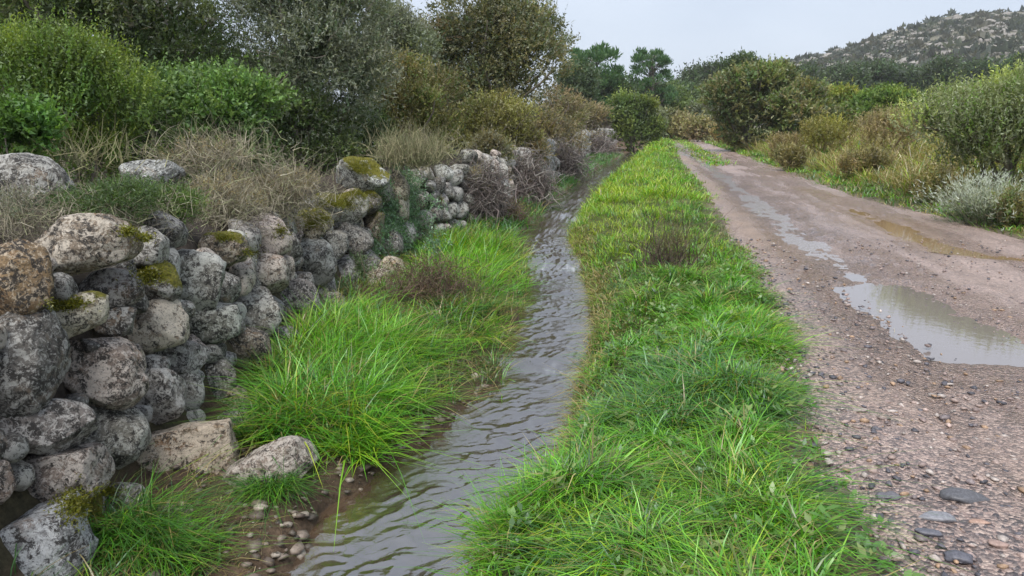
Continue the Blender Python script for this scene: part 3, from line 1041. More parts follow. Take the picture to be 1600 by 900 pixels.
def verge_pts(n, y0, y1, pw=1.0, t0=-0.06, t1=1.03):
    yy = y0 + (y1 - y0) * RNG.random(n) ** pw
    tt = RNG.uniform(t0, t1, n)
    wr, xl_ = water_r(yy), road_l(yy) + 0.05 * n2(yy, yy * 0, 1.3, 2, 33.0)
    return wr + (xl_ - wr) * tt, yy, tt


def hum(x, y):
    return 0.38 + 1.25 * sstep(-0.45, 0.55, n2(x, y, 2.6, 2, 91.0))


parts = []
cx, cy, tt = verge_pts(1800, 1.6, 4.2, 1.0, 0.12, 0.86)
parts.append(tuft_field(cx, cy, 14, 0.035, hum(cx, cy) * 0.155 * (1 - 0.35 * sstep(.7, 1, tt)) * (0.5 + 0.5 * sstep(0.05, .4, tt)), 0.0072, 0.85, pal_mix(verge_w), (0.12, -0.1), 3))
cx, cy, tt = verge_pts(2300, 4.2, 8, 1.0, 0.06, 0.95)
parts.append(tuft_field(cx, cy, 12, 0.045, hum(cx, cy) * 0.14 * (1 - 0.4 * sstep(.7, 1, tt)) * (0.55 + 0.45 * sstep(0.05, .4, tt)), 0.0085, 0.75, pal_mix(verge_w), (0.12, -0.1), 3))
cx, cy, tt = verge_pts(2600, 8, 16)
parts.append(tuft_field(cx, cy, 10, 0.06, hum(cx, cy) * 0.135 * (1 - 0.5 * sstep(.7, 1, tt)), 0.009, 0.55, pal_mix(verge_w), (0, -0.1), 2))
cx, cy, tt = verge_pts(3000, 16, 45, 1.3)
parts.append(tuft_field(cx, cy, 10, 0.13, (0.3 + 0.7 * hum(cx * .6, cy * .4)) * 0.19 * (1 - 0.5 * sstep(.7, 1, tt)), 0.019, 0.45, pal_mix(verge_w), (0, -0.1), 2))
cx, cy, tt = verge_pts(1800, 45, 125, 1.0, 0.0, 1.0)
parts.append(tuft_field(cx, cy, 6, 0.3, 0.30, 0.07, 0.4, pal_mix(verge_w), (0, 0), 2))
cx, cy, tt = verge_pts(800, 3.2, 14, 1.0, -0.04, 0.09)
parts.append(tuft_field(cx, cy, 10, 0.045, 0.15, 0.008, 0.9, pal_mix(wts(.3, .3, .1, .8, .9, 0), .3), (-0.12, -0.15), 3))
v, f, c = join(parts)
obj('verge_grass', make_mesh('verge_grass', v, f, c), M_GRASS, kind='stuff')['label'] = 'mixed green grass covering the verge between stream and track'

# left bank grass (sparser, along the foot of the wall)
def bank_pts(n, y0, y1, pw=1.0, t0=0.0, t1=1.0):
    yy = y0 + (y1 - y0) * RNG.random(n) ** pw
    tt = RNG.uniform(t0, t1, n)
    wf_, wl_2 = wall_x(yy) + 0.05, np.maximum(water_l(yy), wall_x(yy) + 0.2)
    return wf_ + (wl_2 - wf_) * tt, yy, tt




parts = []
cx, cy, tt = bank_pts(420, 5.2, 8.5)
parts.append(tuft_field(cx, cy, 12, 0.05, 0.22, 0.007, 0.6, pal_mix(wts(.3, .6, .1, .7, .5, 0), .2), (0.25, -0.1)))
cx, cy, tt = bank_pts(500, 8.5, 13.0)
parts.append(tuft_field(cx, cy, 10, 0.06, 0.22, 0.011, 0.5, pal_mix(wts(.6, .6, .1, .5, .2, 0), .1), (0.25, -0.1), 3))
cx, cy, tt = bank_pts(900, 12.5, 50, 1.3, 0.0, 0.97)
parts.append(tuft_field(cx, cy, 9, 0.11, 0.30, 0.020, 0.5, pal_mix(wts(.1, .6, .0, .25, .05, .9), .03), (0.15, -0.1), 2))
cx, cy, tt = bank_pts(170, 2.4, 4.6, 1.0, 0.05, 0.8)
parts.append(tuft_field(cx, cy, 9, 0.05, 0.075, 0.004, 0.8, pal_mix(wts(.1, .3, .05, .6, 1.2, 0), .4), (0.2, -0.1), 3))
cx, cy = RNG.uniform(-2.0, -1.4, 60), RNG.uniform(2.4, 3.5, 60)
parts.append(tuft_field(cx, cy, 14, 0.04, 0.16, 0.006, 0.7, pal_mix(wts(.4, .8, .1, .6, .2, 0), .12), (0.25, -0.1)))
v, f, c = join(parts)
obj('bank_grass', make_mesh('bank_grass', v, f, c), M_GRASS, kind='stuff')['label'] = 'thin grass along the foot of the wall by the stream'

n = 2600
yy = RNG.uniform(2.2, 9.0, n)
xx = wall_x(yy) + RNG.uniform(0, 1, n) * (np.maximum(water_l(yy), wall_x(yy) + .2) - wall_x(yy))
st = np.stack([xx, yy, ground_z(xx, yy) + .006], -1)
dr = norm(RNG.normal(size=(n, 3)) * np.array([1, 1, .25]))
v1, f1, c1 = ribbons(st, dr, RNG.uniform(.03, .14, n), RNG.uniform(.002, .005, n), pick([(0.2, .14, .09), (.13, .09, .06), (.28, .21, .13), (.1, .12, .04)], n, .2), 3, .5)
me = make_mesh('bank_litter', v1, f1, c1)
obj('bank_litter', me, M_TWIG, kind='stuff')['label'] = 'dead stems and litter on the muddy bank below the wall'
nr_ = 700
cx, cy, tt = verge_pts(nr_, 1.7, 9, 1.2, 0.12, 1.02)
per = 9
a_ = RNG.uniform(0, 6.28, (nr_, per))
d_ = norm(np.stack([np.cos(a_), np.sin(a_), RNG.uniform(.1, .9, (nr_, per))], -1)).reshape(-1, 3)
p_ = np.repeat(np.stack([cx, cy, ground_z(cx, cy) + RNG.uniform(.03, .11, nr_)], -1), per, 0) + RNG.normal(size=(nr_ * per, 3)) * .015
L_ = np.repeat(RNG.uniform(.025, .06, nr_), per) * RNG.uniform(.6, 1.3, nr_ * per)
cw = np.repeat(pick([(0.12, .25, .05), (.16, .28, .07), (.10, .19, .06), (.2, .27, .08)], nr_, .12), per, 0)
v1, f1, c1 = leaf_cards(p_, d_, norm(np.array([0, 0, 1.0]) + RNG.normal(size=d_.shape) * .3), L_, L_ * .45, cw, cw * 1.1)
obj('verge_weeds', make_mesh('verge_weeds', v1, f1, c1), M_GRASS, kind='stuff')['label'] = 'small broad-leaved weeds among the verge grass'

# right side of the track and its grassy middle
parts = []
n = 2000
yy = 9 + 60 * RNG.random(n) ** 1.7
xx = road_r(yy) + RNG.uniform(-0.05, 1.9, n)
parts.append(tuft_field(xx, yy, 8, 0.1, 0.13 + 0.002 * yy, 0.010 + 0.0007 * yy, 0.5, pal_mix(wts(.7, .4, .25, .8, .35, 0), .12), (-.1, 0), 2))
n = 1100
yy = RNG.uniform(30, 120, n)
xx = road_l(yy) + (road_r(yy) - road_l(yy)) * (0.42 + RNG.normal(size=n) * 0.06)
parts.append(tuft_field(xx, yy, 7, 0.2, 0.20, 0.06, 0.5, pal_mix(wts(.6, .2, .5, .6, .2, 0), .05), (0, 0), 2))
n = 420
yy = 3.2 + 15 * RNG.random(n) ** 1.5
xx = road_l(yy) + np.abs(RNG.normal(size=n)) * 0.30
parts.append(tuft_field(xx, yy, 9, 0.05, 0.055, 0.006, 0.6, pal_mix(wts(.2, .2, .1, .8, .5, 0), .3), (0, 0), 3))
v, f, c = join(parts)
sp_parts = []
n = 5800
yy = 9 + 45 * RNG.random(n) ** 1.6
xx = road_r(yy) + 1.0 + 8 * RNG.random(n) ** 1.3
sp_parts.append(tuft_field(xx, yy, 8, 0.13, 0.30 + 0.011 * yy, 0.008 + 0.0008 * yy, 0.5, pal_mix(wts(.25, .1, .4, .9, 1.6, 0), .4), (-.1, 0), 2))
v2, f2, c2 = join(sp_parts)
obj('bank_scrub', make_mesh('bank_scrub', v2, f2, c2), M_GRASS, kind='stuff')['label'] = 'golden dry grass and bracken covering the bank right of the track'
obj('trackside_grass', make_mesh('trackside_grass', v, f, c), M_GRASS, kind='stuff')['label'] = 'short grass fringing the gravel track'


def tussock(name, label, roots, ln, wd, droop, pal, flow, per=30, spread=0.05, dry=0.05, segs=3):
    cx, cy = roots[:, 0], roots[:, 1]
    v, f, c = tuft_field(cx, cy, per, spread, ln, wd, droop, pal_mix(wts(*pal), dry), flow, segs)
    b = np.array([cx.mean(), cy.mean(), float(ground_z(cx.mean(), cy.mean()))])
    o = obj(name, make_mesh(name, v - b, f, c), M_GRASS, loc=b)
    return tag(o, label, 'grass', 'grass tussocks by the stream')


def blob(cx, cy, rx, ry, n, rot=0.0):
    r = np.sqrt(RNG.random(n))
    a = RNG.uniform(0, 2 * math.pi, n)
    x, y = r * np.cos(a) * rx, r * np.sin(a) * ry
    return np.stack([cx + x * math.cos(rot) - y * math.sin(rot), cy + x * math.sin(rot) + y * math.cos(rot)], -1)


r1 = np.concatenate([np.concatenate([bank_pts(320, 4.2, 6.7, 1.0, 0.22, 0.70)[k], bank_pts(110, 5.2, 7.0, 1.0, 0.06, 0.4)[k]])[:, None] for k in (0, 1)], 1)
tussock('grass_tussock', 'long bright green grass tussock drooping over the water below the wall', r1, 0.36, 0.0088, 0.62, (1.0, .45, .15, .2, .05, 0), (0.20, -0.2), 36, 0.045)
r2 = np.concatenate([bank_pts(250, 8.2, 11.6, 1.0, 0.3, 0.78)[k][:, None] for k in (0, 1)], 1)
tussock('grass_tussock', 'bright green grass tussock beside the stream bend, behind the nearer one', r2, 0.36, 0.011, 0.5, (1.0, .2, .35, .1, .02, 0), (0.25, -0.2), 28, 0.06, .05, 3)
r3 = np.concatenate([bank_pts(110, 6.6, 8.2, 1.0, 0.62, 0.88)[k][:, None] for k in (0, 1)], 1)
tussock('grass_tussock', 'darker green grass tussock joining the two bright ones at the water edge', r3, 0.30, 0.0095, 0.65, (.7, .9, .1, .5, .1, 0), (0.25, -0.2), 26, 0.06, .1, 3)
p = on_level(425, 790, -0.45)
tussock('grass_tussock', 'small dark grass tuft in front of the wedge shaped stone', blob(p[0], p[1], .12, .1, 26), 0.20, 0.005, 0.75, (.5, 1.0, .1, .4, .05, 0), (0.25, -0.3), 34, 0.03, .03)
p = on_level(235, 870, -0.42)
tussock('grass_tussock', 'loose grass tuft at the foot of the wall beside the pale boulder', blob(p[0], p[1], .26, .13, 44), 0.24, 0.005, 0.75, (.6, 1.0, .1, .3, .04, 0), (0.3, -0.2), 34, 0.035, .03)
p = on_level(1085, 640, 0.0)
tussock('grass_tussock', 'rounded blue-green grass tussock on the middle of the verge', blob(p[0], p[1], .40, .30, 130), 0.24, 0.0075, 0.72, (.5, .7, .05, .1, .02, 1.2), (0.0, -0.2), 38, 0.05)
p = on_level(1165, 790, 0.0)
tussock('grass_tussock', 'dark shaggy grass tussock spilling onto the gravel nearest the camera', blob(p[0], p[1], .18, .24, 64), 0.23, 0.006, 0.75, (.7, .8, .2, .5, .12, 0), (0.08, -0.15), 44, 0.04)
p = on_level(1000, 860, 0.0)
tussock('grass_tussock', 'pale matted grass tussock at the bottom of the verge', blob(p[0], p[1], .40, .28, 120), 0.20, 0.0065, 0.85, (.9, .3, .4, .5, .05, .7), (0.0, -0.25), 34, 0.045)
p = on_level(1150, 520, 0.0)
tussock('grass_tussock', 'bright green grass tussock at the edge of the gravel, halfway along', blob(p[0], p[1], .26, .8, 150, -0.15), 0.19, 0.008, 0.65, (1.2, .3, .3, .1, .05, 0), (0.2, -0.1), 28, 0.05, .05, 3)
p = on_level(790, 880, -0.35)
tussock('grass_tussock', 'upright bright grass tuft leaning over the near water', blob(p[0] + .06, p[1] - .1, .16, .12, 46), 0.20, 0.006, 0.4, (1.2, .4, .2, .1, .05, 0), (-0.15, 0.0), 30, 0.04)

# ------------------------------------------------------------------ shrubs and trees
def tube(path, radii, sides=6):
    path = np.asarray(path, float)
    n = len(path)
    d = np.gradient(path, axis=0)
    d = norm(d)
    a = norm(np.cross(d, np.array([0.31, 0.17, 0.93]) + 0 * d))
    b = np.cross(d, a)
    an = np.arange(sides) * 2 * math.pi / sides
    v = path[:, None, :] + (a[:, None, :] * np.cos(an)[None, :, None] + b[:, None, :] * np.sin(an)[None, :, None]) * np.asarray(radii)[:, None, None]
    r = np.arange(n - 1)[:, None] * sides
    k = np.arange(sides)[None]
    k2 = (k + 1) % sides
    f = np.stack([r + k, r + k2, r + sides + k2, r + sides + k], -1).reshape(-1, 4)
    return v.reshape(-1, 3), f, np.zeros((n * sides, 3)) + 0.1


def limb(p0, p1, r0, r1, sag=0.1, n=7, sides=6):
    t = np.linspace(0, 1, n)[:, None]
    p = np.asarray(p0) * (1 - t) + np.asarray(p1) * t
    L = np.linalg.norm(np.asarray(p1) - np.asarray(p0))
    p = p + RNG.normal(size=(n, 3)) * L * 0.035 * np.sin(t * math.pi)
    p[:, 2] += np.sin(t[:, 0] * math.pi) * sag * L
    return tube(p, np.linspace(r0, r1, n), sides)


def foliage(center, rad, zlow, n_sprig, per, leaf, wd, pal, tip, nl=12, up=0.5, spr=None, shell=0.45, tipw=0.35, erect=0.0, seed=0, wts_=None, tri=False):
    """leafy sprigs spread through overlapping lobes of a crown; returns geometry and lobe centres"""
    rg = np.random.default_rng(seed)
    c = np.asarray(center)
    rx, ry, rz = rad
    lob = []
    for k in range(nl):
        q = norm(rg.normal(size=3))
        if q[2] < -0.5:
            q[2] *= -1
        s = rg.uniform(0.45, 0.82)
        zz = q[2] * s * (rz if q[2] > 0 else zlow)
        lob.append((c + np.array([q[0] * rx * s, q[1] * ry * s, zz]), rg.uniform(0.24, 0.50)))
    lob.append((c, 0.62))
    lob.append((c + np.array([0, 0, -zlow * 0.4]), 0.72))
    lc = np.array([l[0] for l in lob])
    lr = np.array([l[1] for l in lob])
    wgt = lr ** 2 / (lr ** 2).sum()
    li = rg.choice(len(lob), n_sprig, p=wgt)
    q = norm(rg.normal(size=(n_sprig, 3)))
    q[:, 2] = np.where((q[:, 2] < -0.3) & (rg.random(n_sprig) < 0.6), -q[:, 2], q[:, 2])
    s = rg.uniform(shell, 1.0, n_sprig) ** 0.6
    bumpy = 1 + 0.34 * fbm(q * 3.2 + li[:, None] * 3.7, 3)
    zr = np.where(q[:, 2] > 0, rz, min(zlow, rz * 1.3))
    pos = lc[li] + q * np.stack([rx * np.ones(n_sprig), ry * np.ones(n_sprig), zr], -1) * (lr[li] * s * bumpy)[:, None]
    keep = pos[:, 2] > (c[2] - zlow) + 0.02
    pos, q, s = pos[keep], q[keep], s[keep]
    n = len(pos)
    sd = norm(q * 0.8 + np.array([0, 0, up]) + rg.normal(size=(n, 3)) * 0.45)
    if erect > 0:
        sd = norm(sd * (1 - erect) + np.array([0, 0, erect]))
    sl = (spr or leaf * 3.0) * rg.uniform(0.6, 1.4, n)
    shoot = (rg.random(n) < 0.08) & (s > 0.7) & (q[:, 2] > -0.1)
    sl = np.where(shoot, sl * 1.5, sl)
    sd = np.where(shoot[:, None], norm(q * .5 + np.array([0, 0, .9]) + rg.normal(size=(n, 3)) * .25), sd)
    ti = (np.arange(per)[None] + rg.random((n, per))) / per
    lp = pos[:, None] + sd[:, None] * (ti * sl[:, None])[..., None]
    ld = norm(sd[:, None] * 0.7 + rg.normal(size=(n, per, 3)) * 0.75 + np.array([0, 0, 0.15]))
    ln = leaf * rg.uniform(0.6, 1.35, (n, per)) * (1 - 0.3 * ti)
    w = ln * wd
    pi = rg.choice(len(pal), n, p=wts_)
    lobe_tone = np.clip(1 + rg.normal(size=(len(lob), 3)) * np.array([.05, .05, .05]) + rg.normal(size=(len(lob), 1)) * .2, .55, 1.6)[li[keep]]
    cs = np.asarray(pal)[pi] * (1 + rg.normal(size=(n, 1)) * 0.18) * lobe_tone
    patch = sstep(-0.2, 0.5, fbm(pos / max(rx, .3) * 2.2 + seed, 3))
    tf = np.clip(tipw * (0.3 + 0.9 * patch)[:, None] * (0.35 + 0.65 * ti), 0, 1)
    cl_ = cs[:, None] * (1 - tf[..., None]) + np.asarray(tip) * tf[..., None]
    cl_ = np.clip(1.45 * cl_ * (1 + rg.normal(size=(n, per, 1)) * 0.14), 0.005, 0.8)
    L_ = lp.reshape(-1, 3)
    nr = norm(rg.normal(size=(len(L_), 3)) + np.array([0, 0, 0.6]))
    v, f, cc = leaf_cards(L_, ld.reshape(-1, 3), nr, ln.ravel(), w.ravel(), cl_.reshape(-1, 3) * 0.9, cl_.reshape(-1, 3), tri)
    return v, f, cc, lc


def shrub(name, label, cat, u, v, hu, hv, d, n, leaf, pal, tip, group=None, wd=0.45, per=7, nl=12, up=0.5, spr=None, tipw=0.35, erect=0.0, seed=1,
          branches=6, yd=0.8, low=None, twigs=0, twig_col=(0.2, 0.17, 0.14), shell=0.45):
    n = int(n * (1.15 if d < 20 else 1.0))
    wd, leaf = wd * 1.4, leaf * 1.3
    c = at(u, v, d)
    rx, rz = hu * d / F_PX, hv * d / F_PX
    g = float(ground_z(c[0], c[1]))
    zl = max(c[2] - g, 0.3 * rz) if low is None else low * d / F_PX
    base_ = np.array([c[0], c[1], g - 0.03])
    root = thing(name, label, cat, base_, group)
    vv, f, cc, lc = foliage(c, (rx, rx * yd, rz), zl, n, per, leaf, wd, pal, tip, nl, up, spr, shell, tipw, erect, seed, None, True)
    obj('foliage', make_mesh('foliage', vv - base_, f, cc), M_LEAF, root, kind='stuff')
    parts = []
    rs = max(0.018, 0.035 * rx)
    for k in range(min(branches, len(lc))):
        st = base_ + np.array([RNG.normal() * rx * .08, RNG.normal() * rx * .06, 0.0])
        parts.append(limb(st, lc[k] + (lc[k] - c) * 0.5, rs, rs * 0.25, 0.08, 7, 5))
    if twigs:
        q = norm(RNG.normal(size=(twigs, 3)) + np.array([0, -.3, .3]))
        s = RNG.uniform(.5, .95, twigs)[:, None]
        st = c + q * np.array([rx, rx * yd, rz]) * s
        parts.append(ribbons(st, q + np.array([0, 0, .5]), RNG.uniform(.25, .55, twigs) * max(rz, .3), np.full(twigs, .006 + 0.0004 * d), np.zeros((twigs, 3)) + .1, 5, .5))
    if parts:
        bv, bf, bc = join(parts)
        bc = np.clip(np.zeros_like(bc) + np.array(twig_col) * RNG.uniform(.6, 1.3, (len(bc), 1)), 0, 1)
        obj('branches', make_mesh('branches', bv - base_, bf, bc, True), M_TWIG, root, kind='stuff')
    return root


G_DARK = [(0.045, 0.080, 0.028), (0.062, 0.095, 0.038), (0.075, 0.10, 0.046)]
G_MID = [(0.072, 0.12, 0.03), (0.095, 0.145, 0.038), (0.06, 0.10, 0.03)]
G_FRESH = [(0.07, 0.14, 0.028), (0.088, 0.165, 0.036), (0.055, 0.115, 0.028)]
G_GREY = [(0.13, 0.145, 0.10), (0.17, 0.185, 0.14), (0.095, 0.11, 0.07)]
G_SILV = [(0.22, 0.26, 0.20), (0.28, 0.31, 0.26), (0.16, 0.20, 0.13)]
G_OLIV = [(0.13, 0.125, 0.05), (0.15, 0.145, 0.065), (0.10, 0.10, 0.042), (0.17, 0.145, 0.07)]
G_BRWN = [(0.20, 0.155, 0.08), (0.25, 0.20, 0.105), (0.155, 0.12, 0.07), (0.21, 0.19, 0.085)]
G_YEL = [(0.16, 0.17, 0.03), (0.13, 0.15, 0.03), (0.19, 0.18, 0.04)]
YT = (0.24, 0.28, 0.03)

LG = 'shrubs behind the dry stone wall'
shrub('mastic_bush', 'bright yellow-green bush at the left edge behind the wall', 'bush', 100, 165, 132, 84, 7.0, 5600, .030, G_MID + G_FRESH[:1], YT, LG, .36, 13, 20, .8, .26, .55, .4, 21)
shrub('leafy_bush', 'low fresh green bush in the corner below the yellow-green bush', 'bush', 28, 214, 62, 36, 5.6, 1500, .036, G_FRESH, (0.16, 0.26, .04), LG, .5, 7, 9, .6, .15, .4, .1, 22)
shrub('dense_bush', 'tall dark green feathery bush filling the top left corner', 'bush', 150, 40, 215, 115, 10.5, 10000, .055, G_DARK + G_MID + G_GREY[:1], (0.17, 0.20, .08), LG, .3, 8, 22, .5, .24, .35, 0, 23)
shrub('bramble_bush', 'fresh green bramble with pale leaf tips in front of the olive tree', 'bush', 340, 178, 118, 50, 8.3, 3600, .040, G_FRESH + G_MID, (0.22, 0.31, .12), LG, .55, 8, 20, .5, .2, .45, 0, 24, twigs=60)
shrub('wild_olive_tree', 'grey-green wild olive tree behind the bramble, its top out of frame', 'tree', 468, 62, 168, 140, 11.5, 12500, .05, G_GREY + G_DARK[:1], (0.36, 0.38, .31), LG, .26, 8, 20, .6, .26, .4, .1, 25, 8, twigs=160)
shrub('dense_bush', 'dark green bush under the wild olive tree', 'bush', 455, 196, 112, 46, 11.6, 4200, .042, G_MID + G_DARK + G_GREY[:1], (0.22, 0.26, .10), LG, .4, 7, 14, .5, .2, .35, 0, 26)
shrub('dense_bush', 'round olive-green bush in front of the big evergreen', 'bush', 645, 168, 88, 72, 14.5, 4200, .045, G_OLIV + G_MID[:1], (0.27, 0.26, .07), LG, .4, 7, 14, .6, .22, .35, .1, 27, twigs=40)
shrub('holm_oak', 'big dark olive-brown evergreen tree standing above the wall, rounded top', 'tree', 754, 86, 122, 104, 22, 11000, .075, G_OLIV + G_DARK + G_GREY[:2], (0.27, 0.24, .13), LG, .42, 7, 20, .5, .3, .35, 0, 28, 8, twigs=80)
shrub('pale_shrub', 'pale grey-green bush between the olive tree and the big evergreen', 'bush', 622, 82, 80, 52, 18, 2600, .075, G_GREY, (0.24, 0.25, .19), LG, .35, 7, 10, .5, .3, .4, 0, 29)
shrub('dense_bush', 'yellowish leafy bush leaning over the wall under the big evergreen', 'bush', 772, 194, 76, 46, 20, 3400, .055, G_OLIV + G_YEL[:1], (0.34, 0.34, .09), LG, .4, 7, 12, .6, .22, .4, .1, 30, twigs=70)
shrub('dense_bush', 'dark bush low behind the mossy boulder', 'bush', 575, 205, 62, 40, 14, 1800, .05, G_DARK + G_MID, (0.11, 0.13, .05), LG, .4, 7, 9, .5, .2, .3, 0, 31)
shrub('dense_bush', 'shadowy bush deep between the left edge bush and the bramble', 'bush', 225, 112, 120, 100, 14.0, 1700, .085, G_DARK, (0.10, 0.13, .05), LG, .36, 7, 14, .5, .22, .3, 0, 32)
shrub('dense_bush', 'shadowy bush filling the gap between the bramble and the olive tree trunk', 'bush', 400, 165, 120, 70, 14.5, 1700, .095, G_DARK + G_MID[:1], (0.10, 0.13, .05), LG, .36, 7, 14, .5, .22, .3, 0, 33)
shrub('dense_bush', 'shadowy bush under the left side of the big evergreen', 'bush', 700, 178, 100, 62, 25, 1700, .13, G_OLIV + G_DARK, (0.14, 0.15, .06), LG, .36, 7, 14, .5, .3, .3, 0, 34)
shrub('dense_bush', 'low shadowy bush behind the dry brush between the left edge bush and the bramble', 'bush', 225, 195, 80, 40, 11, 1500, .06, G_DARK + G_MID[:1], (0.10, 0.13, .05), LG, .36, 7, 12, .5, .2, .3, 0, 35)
HG = 'dry shrubs hanging over the far wall'
for i, (u, v, hu, hv, d, lab) in enumerate([
        (792, 232, 46, 24, 21, 'grey-brown twiggy shrub draped over the wall, nearest of its row'),
        (838, 204, 48, 36, 27, 'brownish twiggy shrub on the wall below the yellowish bush'),
        (874, 182, 46, 38, 36, 'ochre-topped dry shrub beyond the big evergreen'),
        (912, 190, 36, 24, 52, 'grey twiggy shrub on the wall before the pines'),
        (950, 194, 34, 17, 76, 'low brown shrub at the far end of the wall')]):
    shrub('dry_shrub', lab, 'shrub', u, v, hu, hv, d, 1500, .03 + .0016 * d, G_BRWN + G_OLIV, (0.26, 0.22, .14), HG, .35, 7, 10, .3, .1 + .007 * d, .35, 0, 40 + i, 4, low=hv * 1.15, twigs=260, twig_col=(.24, .2, .17))
for i, (u, v, hu, hv, d, pal, lab) in enumerate([
        (762, 246, 36, 30, 16.8, G_OLIV + G_GREY, 'grey-olive shrub drooping over the wall after the creeper'),
        (815, 236, 44, 38, 20.5, G_BRWN + G_OLIV + G_GREY[:1], 'brownish leafy shrub spilling down the wall face in the middle stretch'),
        (868, 216, 40, 30, 29, G_GREY + G_BRWN, 'grey shrub spilling over the wall beyond the brownish leafy one')]):
    shrub('overhanging_shrub', lab, 'shrub', u, v, hu, hv, d, 2100, .025 + .0016 * d, pal, (0.26, 0.24, .13), HG, .35, 7, 12, .1, .1 + .007 * d, .4, 0, 48 + i, 0, low=hv * 1.2, twigs=200, twig_col=(.24, .2, .17))
FG = 'rounded bushes around the bend of the track'
shrub('round_bush', 'round bush with a yellow-green top at the end of the wall', 'bush', 990, 186, 40, 30, 54, 3200, .17, G_MID + G_DARK, (0.24, .27, .05), FG, .5, 6, 14, .8, .5, .5, .1, 50)
for i, (u, v, hu, hv, d, pal, lab) in enumerate([
        (1040, 165, 32, 22, 95, G_MID, 'mid green bush in front of the pines'),
        (1052, 183, 26, 17, 88, G_MID, 'dark green bush left of the track bend'),
        (1042, 197, 18, 12, 80, G_OLIV, 'small olive bush at the left of the track end'),
        (1094, 188, 20, 14, 85, G_GREY, 'small round grey-green bush right of the track end'),
        (1085, 165, 32, 18, 120, G_DARK, 'dark bush behind the grey-green round bush'),
        (1068, 203, 11, 7, 78, G_BRWN, 'small brown bush beside the track end'),
        (1090, 205, 14, 6, 70, G_BRWN, 'low brown heap of scrub right of the track end'),
        (1020, 196, 16, 14, 66, G_GREY, 'pale bush left of the track, beside the round bush')]):
    shrub('round_bush', lab, 'bush', u, v, hu, hv, d, 1100, .0036 * d, pal, (0.17, 0.20, .06), FG, .5, 6, 8, .7, None, .4, 0, 60 + i, 3)
shrub('evergreen_tree', 'large dark green broad tree right of the track', 'tree', 1178, 160, 72, 52, 44, 6500, .17, G_MID + G_OLIV + G_GREY[:1] + G_DARK[:1], (0.27, 0.29, .10), FG, .42, 7, 18, .6, .5, .4, .05, 70, 6)
shrub('evergreen_tree', 'lower spreading green tree joined to the large broad tree on its right', 'tree', 1258, 176, 62, 38, 42, 4000, .17, G_MID + G_OLIV + G_GREY[:1], (0.28, 0.29, .09), FG, .42, 7, 14, .6, .45, .4, 0, 71, 5)
shrub('evergreen_tree', 'narrow dark tree poking up behind the large broad tree', 'tree', 1168, 112, 34, 22, 62, 900, .24, G_DARK, (0.08, 0.11, .04), FG, .35, 6, 8, .8, .6, .3, .3, 72, 4)
shrub('round_bush', 'green rounded bush before the hill, right of the broad trees', 'bush', 1368, 163, 52, 25, 46, 2400, .18, G_MID + G_FRESH[:1], YT, FG, .45, 6, 12, .7, .4, .45, 0, 73)
shrub('round_bush', 'yellowish bush between the broad trees and the green bush', 'bush', 1300, 166, 46, 22, 52, 1600, .18, G_YEL + G_MID, YT, FG, .45, 6, 10, .7, .4, .45, 0, 74)
shrub('willow_bush', 'tall bush with yellow-green crown at the right edge', 'bush', 1575, 214, 136, 76, 14.5, 9000, .06, G_GREY + G_GREY[:2] + G_FRESH[:1], (0.40, 0.46, .10), None, .3, 9, 24, .9, .36, .75, .4, 75, 7, twigs=120)
c = at(1545, 345, 12.0)
c[2] = float(ground_z(c[0], c[1]))
root = thing('silver_shrub', 'silvery upright shrub in front of the tall right hand bush', 'shrub', c)
n, per = 300, 26
off = RNG.normal(size=(n, 2)) * .17
st = np.concatenate([off, np.full((n, 1), -.02)], 1)
dr = norm(np.concatenate([off * 2.6 + RNG.normal(size=(n, 2)) * .22, np.full((n, 1), 1.0)], 1))
Ls = RNG.uniform(.45, .95, n)
sv, sf, scol = ribbons(st, dr, Ls, np.full(n, .008), pick([(0.2, .19, .13), (.26, .26, .2)], n), 4, .12)
obj('stems', make_mesh('stems', sv, sf, scol), M_TWIG, root, kind='stuff')
t_ = RNG.uniform(.15, 1.05, (n, per))
lp = (st[:, None] + dr[:, None] * (t_ * Ls[:, None])[..., None] + RNG.normal(size=(n, per, 3)) * .02).reshape(-1, 3)
ld = norm(np.repeat(dr, per, 0) * 1.0 + RNG.normal(size=(n * per, 3)) * .45)
tf = sstep(.35, .95, t_.ravel() + RNG.normal(size=n * per) * .12)[:, None]
lc_ = pick(G_FRESH + G_GREY, n * per, .15) * (1 - tf) + pick([(0.50, .54, .47), (.42, .47, .39), (.58, .62, .56)], n * per, .1) * tf
v, f, c_ = leaf_cards(lp, ld, norm(RNG.normal(size=(n * per, 3)) + np.array([0, -.5, .5])), RNG.uniform(.05, .10, n * per), RNG.uniform(.010, .018, n * per), lc_, lc_, True)
obj('foliage', make_mesh('foliage', v, f, c_), M_LEAF, root, kind='stuff')

# scrub bank on the right: countable low shrubs with shared look
SG = 'dry scrub on the bank right of the track'
SCR = [(1225, 235, 26, 16, 30, G_BRWN, 'pinkish brown dry shrub nearest the broad tree'), (1290, 216, 50, 22, 29, G_YEL, 'yellow-green fern patch on the right bank'),
       (1385, 208, 60, 30, 24, G_BRWN, 'tallest rusty brown bracken on the bank'), (1345, 262, 40, 20, 21, G_BRWN + G_OLIV, 'brown grassy shrub at the foot of the bank'),
       (1465, 300, 42, 24, 14.5, G_OLIV + G_FRESH[:1], 'green weedy clump left of the silvery shrub'), (1150, 220, 22, 10, 46, G_BRWN + G_GREY, 'low grey-brown scrub at the track side far off'),
       (1128, 214, 16, 8, 58, G_BRWN, 'small tan scrub at the track side farthest off'), (1590, 335, 40, 20, 11.5, G_FRESH + G_OLIV, 'low green weeds at the right edge below the silvery shrub'),
       (1235, 254, 26, 13, 26, G_OLIV, 'small dark olive cushion shrub by the track')]
